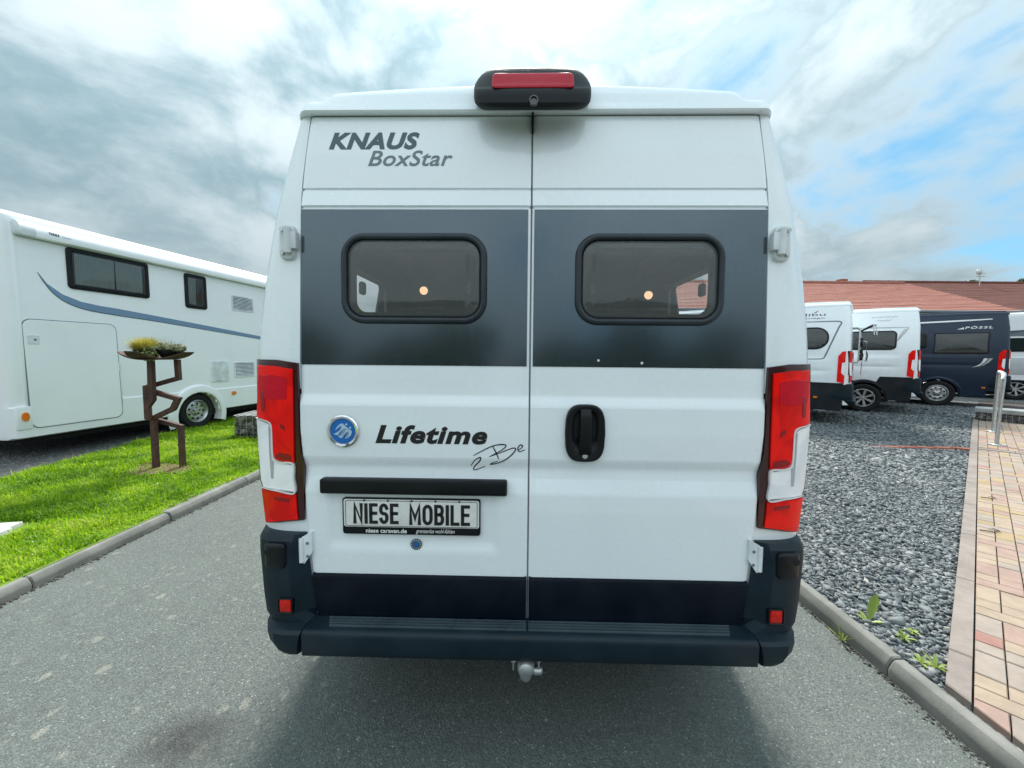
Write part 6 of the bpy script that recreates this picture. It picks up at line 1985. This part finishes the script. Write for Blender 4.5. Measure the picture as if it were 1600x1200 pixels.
# ------------------------------------------------------------------ grass
def grass_field():
    n = 185000
    y = 0.9 + 8.6 * RNG.random(n) ** 1.15
    ll = np.interp(y, [-12, 2.0, 3.9, 6.9, 9, 14], [-4.6, -4.95, -5.30, -5.62, -5.7, -5.6]) - 0.06
    x = ll + (-3.14 - ll) * RNG.random(n)
    clump = np.sin(x * 9 + 2 * np.sin(y * 5)) * np.cos(y * 8 + np.sin(x * 7)) * 0.5 + 0.5
    keep = ~((np.abs(x + 4.16) < 0.36) & (np.abs(y - 4.47) < 0.20) & (RNG.random(n) < 0.85))
    keep &= ~((x < -3.80) & (y > 2.72) & (y < 3.06) & (x > -4.6))
    keep &= ~((RNG.random(n) > 0.6 + 0.4 * clump))
    keep &= (x / y > -2.6)
    x, y, clump = x[keep], y[keep], clump[keep]; n = len(x)
    h = RNG.uniform(0.025, 0.065, n) * (0.7 + 0.6 * clump) * np.where(RNG.random(n) < 0.05, 1.6, 1.0)
    h *= np.clip((-3.12 - x) / 0.2, 0.55, 1)
    wd = RNG.uniform(0.0016, 0.0038, n) * (1 + 0.12 * y)
    a = RNG.uniform(0, 2 * PI, n); lean = RNG.uniform(0.15, 1.1, n)
    dx_, dy_ = np.cos(a), np.sin(a)
    z = 0.085 + 0.04 * np.clip(-3.15 - x, 0, 3.2)
    sx, sy = -dy_ * wd, dx_ * wd
    V = np.zeros((n, 5, 3), np.float32)
    V[:, 0] = np.column_stack([x - sx, y - sy, z - 0.004]); V[:, 1] = np.column_stack([x + sx, y + sy, z - 0.004])
    mx, my, mz = x + dx_ * h * lean * 0.35, y + dy_ * h * lean * 0.35, z + h * 0.62
    V[:, 2] = np.column_stack([mx + sx * 0.8, my + sy * 0.8, mz]); V[:, 3] = np.column_stack([mx - sx * 0.8, my - sy * 0.8, mz])
    V[:, 4] = np.column_stack([x + dx_ * h * lean, y + dy_ * h * lean, z + h * (1.05 - 0.35 * lean)])
    f = np.array([(0, 1, 2), (0, 2, 3), (3, 2, 4)])
    F = (f[None] + (np.arange(n) * 5)[:, None, None]).reshape(-1, 3)
    return V.reshape(-1, 3), F


V, F = grass_field()
o = np_mesh('grass', V, F, 'grass_blade', None, True, 'stuff'); o['label'] = 'bright green grass of the lawn'
# broad-leaved weeds in the lawn
nw = 900
yw = 1.7 + 6 * RNG.random(nw); xw = -4.9 + 1.75 * RNG.random(nw)
V, F = leaf_cloud([(x, y, gz_left(x, y) + 0.018) for x, y in zip(xw, yw)], [0.035] * nw, 6000, 0.013, 0.0)
o = np_mesh('clover', V, F, 'leaf_green', None, False, 'stuff'); o['label'] = 'low clover leaves among the lawn grass'

# pale stone slab at the edge of the lawn
sb = thing('stone_slab', 'pair of pale concrete slabs lying in the grass near the kerb', 'slab', (-3.89, 2.90, gz_left(-3.9, 2.9)), math.radians(12))
for k in range(2): MB().box(-0.52, 0.0 - 0.03 * k, -0.115 + 0.118 * k, 0.0 + 0.118 * k, -0.03, 0.036, 0.006).build('slab', 'slab_concrete', sb)


# ------------------------------------------------------------------ weeds along the kerb and in the gravel
def weed(label, x, y, z, leaves, name='weed', curl=0.5):
    mb = MB()
    for (az, el, ln, wd) in leaves:
        d = Vector((math.cos(az) * math.cos(el), math.sin(az) * math.cos(el), math.sin(el)))
        sd = Vector((-math.sin(az), math.cos(az), 0))
        up_ = sd.cross(d) * -1
        vs, K = [], 8
        for i in range(K + 1):
            t = i / K
            wv = wd * (math.sin(PI * min(1, t ** 1.5 * 0.93 + 0.05)) * (1 + 0.16 * (-1) ** i)) + 0.0015
            p = d * (ln * t) - Vector((0, 0, 1)) * (ln * curl * t * t * 0.5) * math.cos(el)
            vs += [p + sd * wv + up_ * wv * 0.25, p, p - sd * wv + up_ * wv * 0.25]
        mb.add(vs, [(3 * i + j, 3 * i + j + 1, 3 * i + j + 4, 3 * i + j + 3) for i in range(K) for j in range(2)])
    o = mb.build(name, 'leaf_green', None, ang=60, loc=(x, y, z))
    return tag(o, label, 'weed', 'weeds by the right kerb')


weed('tall dandelion leaf standing in the gravel beside the kerb', 1.955, 1.99, 0.09, [(0.5, 1.05, 0.165, 0.021), (-0.6, 0.45, 0.07, 0.010), (2.4, 0.5, 0.06, 0.009), (4.0, 0.6, 0.05, 0.008), (1.4, 0.35, 0.075, 0.008)], curl=0.15)
weed('small grass tuft in the joint below the kerb stone', 1.795, 1.965, 0.0, [(i * 0.7, 0.7 + 0.2 * (i % 3), 0.055 + 0.012 * (i % 4), 0.0028) for i in range(16)])
weed('sprawling pale weed between kerb and edging stone', 1.985, 1.68, 0.095, [(i * 0.9, 0.25 + 0.25 * (i % 3), 0.036 + 0.018 * (i % 3), 0.006) for i in range(12)])
weed('yellowish weed nearest the edging corner', 1.935, 1.70, 0.10, [(1.2, 0.5, 0.055, 0.007), (2.6, 0.6, 0.04, 0.007), (4.4, 0.4, 0.04, 0.006), (5.4, 0.8, 0.045, 0.006), (0.4, 0.9, 0.04, 0.006)])
weed('thin yellow-green weed a hand above the sprawling one', 2.02, 1.86, 0.10, [(i * 1.1, 0.3 + 0.15 * (i % 4), 0.038 + 0.015 * (i % 2), 0.005) for i in range(10)])
weed('tiny weed in front of the edging stone', 2.10, 1.90, 0.10, [(i * 1.3, 0.5, 0.035, 0.008) for i in range(6)])

# ------------------------------------------------------------------ galvanised hoop on the path
hx0, hy0, hx1, hy1 = 7.49, 5.845, 8.66, 6.83
z0, z1 = gz_right(hx0, hy0) + 0.03, gz_right(hx1, hy1) + 0.03
hp_ = thing('railing_hoop', 'galvanised steel hoop barrier standing on the footpath', 'barrier', (hx0, hy0, z0))
dx_, dy_ = hx1 - hx0, hy1 - hy0
pts_ = [(0, 0, 0), (0, 0, 1.02), (dx_ * 0.03, dy_ * 0.03, 1.075), (dx_ * 0.09, dy_ * 0.09, 1.10), (dx_ * 0.91, dy_ * 0.91, 1.10), (dx_ * 0.97, dy_ * 0.97, 1.075), (dx_, dy_, 1.02), (dx_, dy_, z1 - z0)]
MB().tube(pts_, 0.026, 14).build('hoop_tube', 'galvanised', hp_, ang=60)
for x, y, z in ((0, 0, 0.001), (dx_, dy_, z1 - z0 + 0.001)):
    MB().lathe([(0, 0.0005), (0, 0.095), (0.010, 0.095), (0.012, 0.05), (0.016, 0.045)], (x, y, z), 'z', 24).build('base_plate', 'galvanised', hp_)

# dry twigs curled on the pavers
for (x, y, sc_, lab) in ((3.85, 2.98, 1.0, 'dark curled twig lying on the pavers, the nearer of two'), (4.70, 3.68, 0.9, 'small dark twig lying on the pavers, the farther of two')):
    K = [(-0.07, 0.02), (-0.045, -0.012), (0.0, -0.02), (0.05, -0.012), (0.075, 0.012), (0.055, 0.03), (0.02, 0.028)]
    tag(MB().tube([(a * sc_, b * sc_, 0.004 + 0.006 * (i % 2)) for i, (a, b) in enumerate(K)], [0.0045 * sc_ - 0.0004 * i for i in range(7)], 6).build('twig', 'bark', None, loc=(x, y, gz_right(x, y) + 0.032)), lab, 'twig', 'twigs on the footpath')
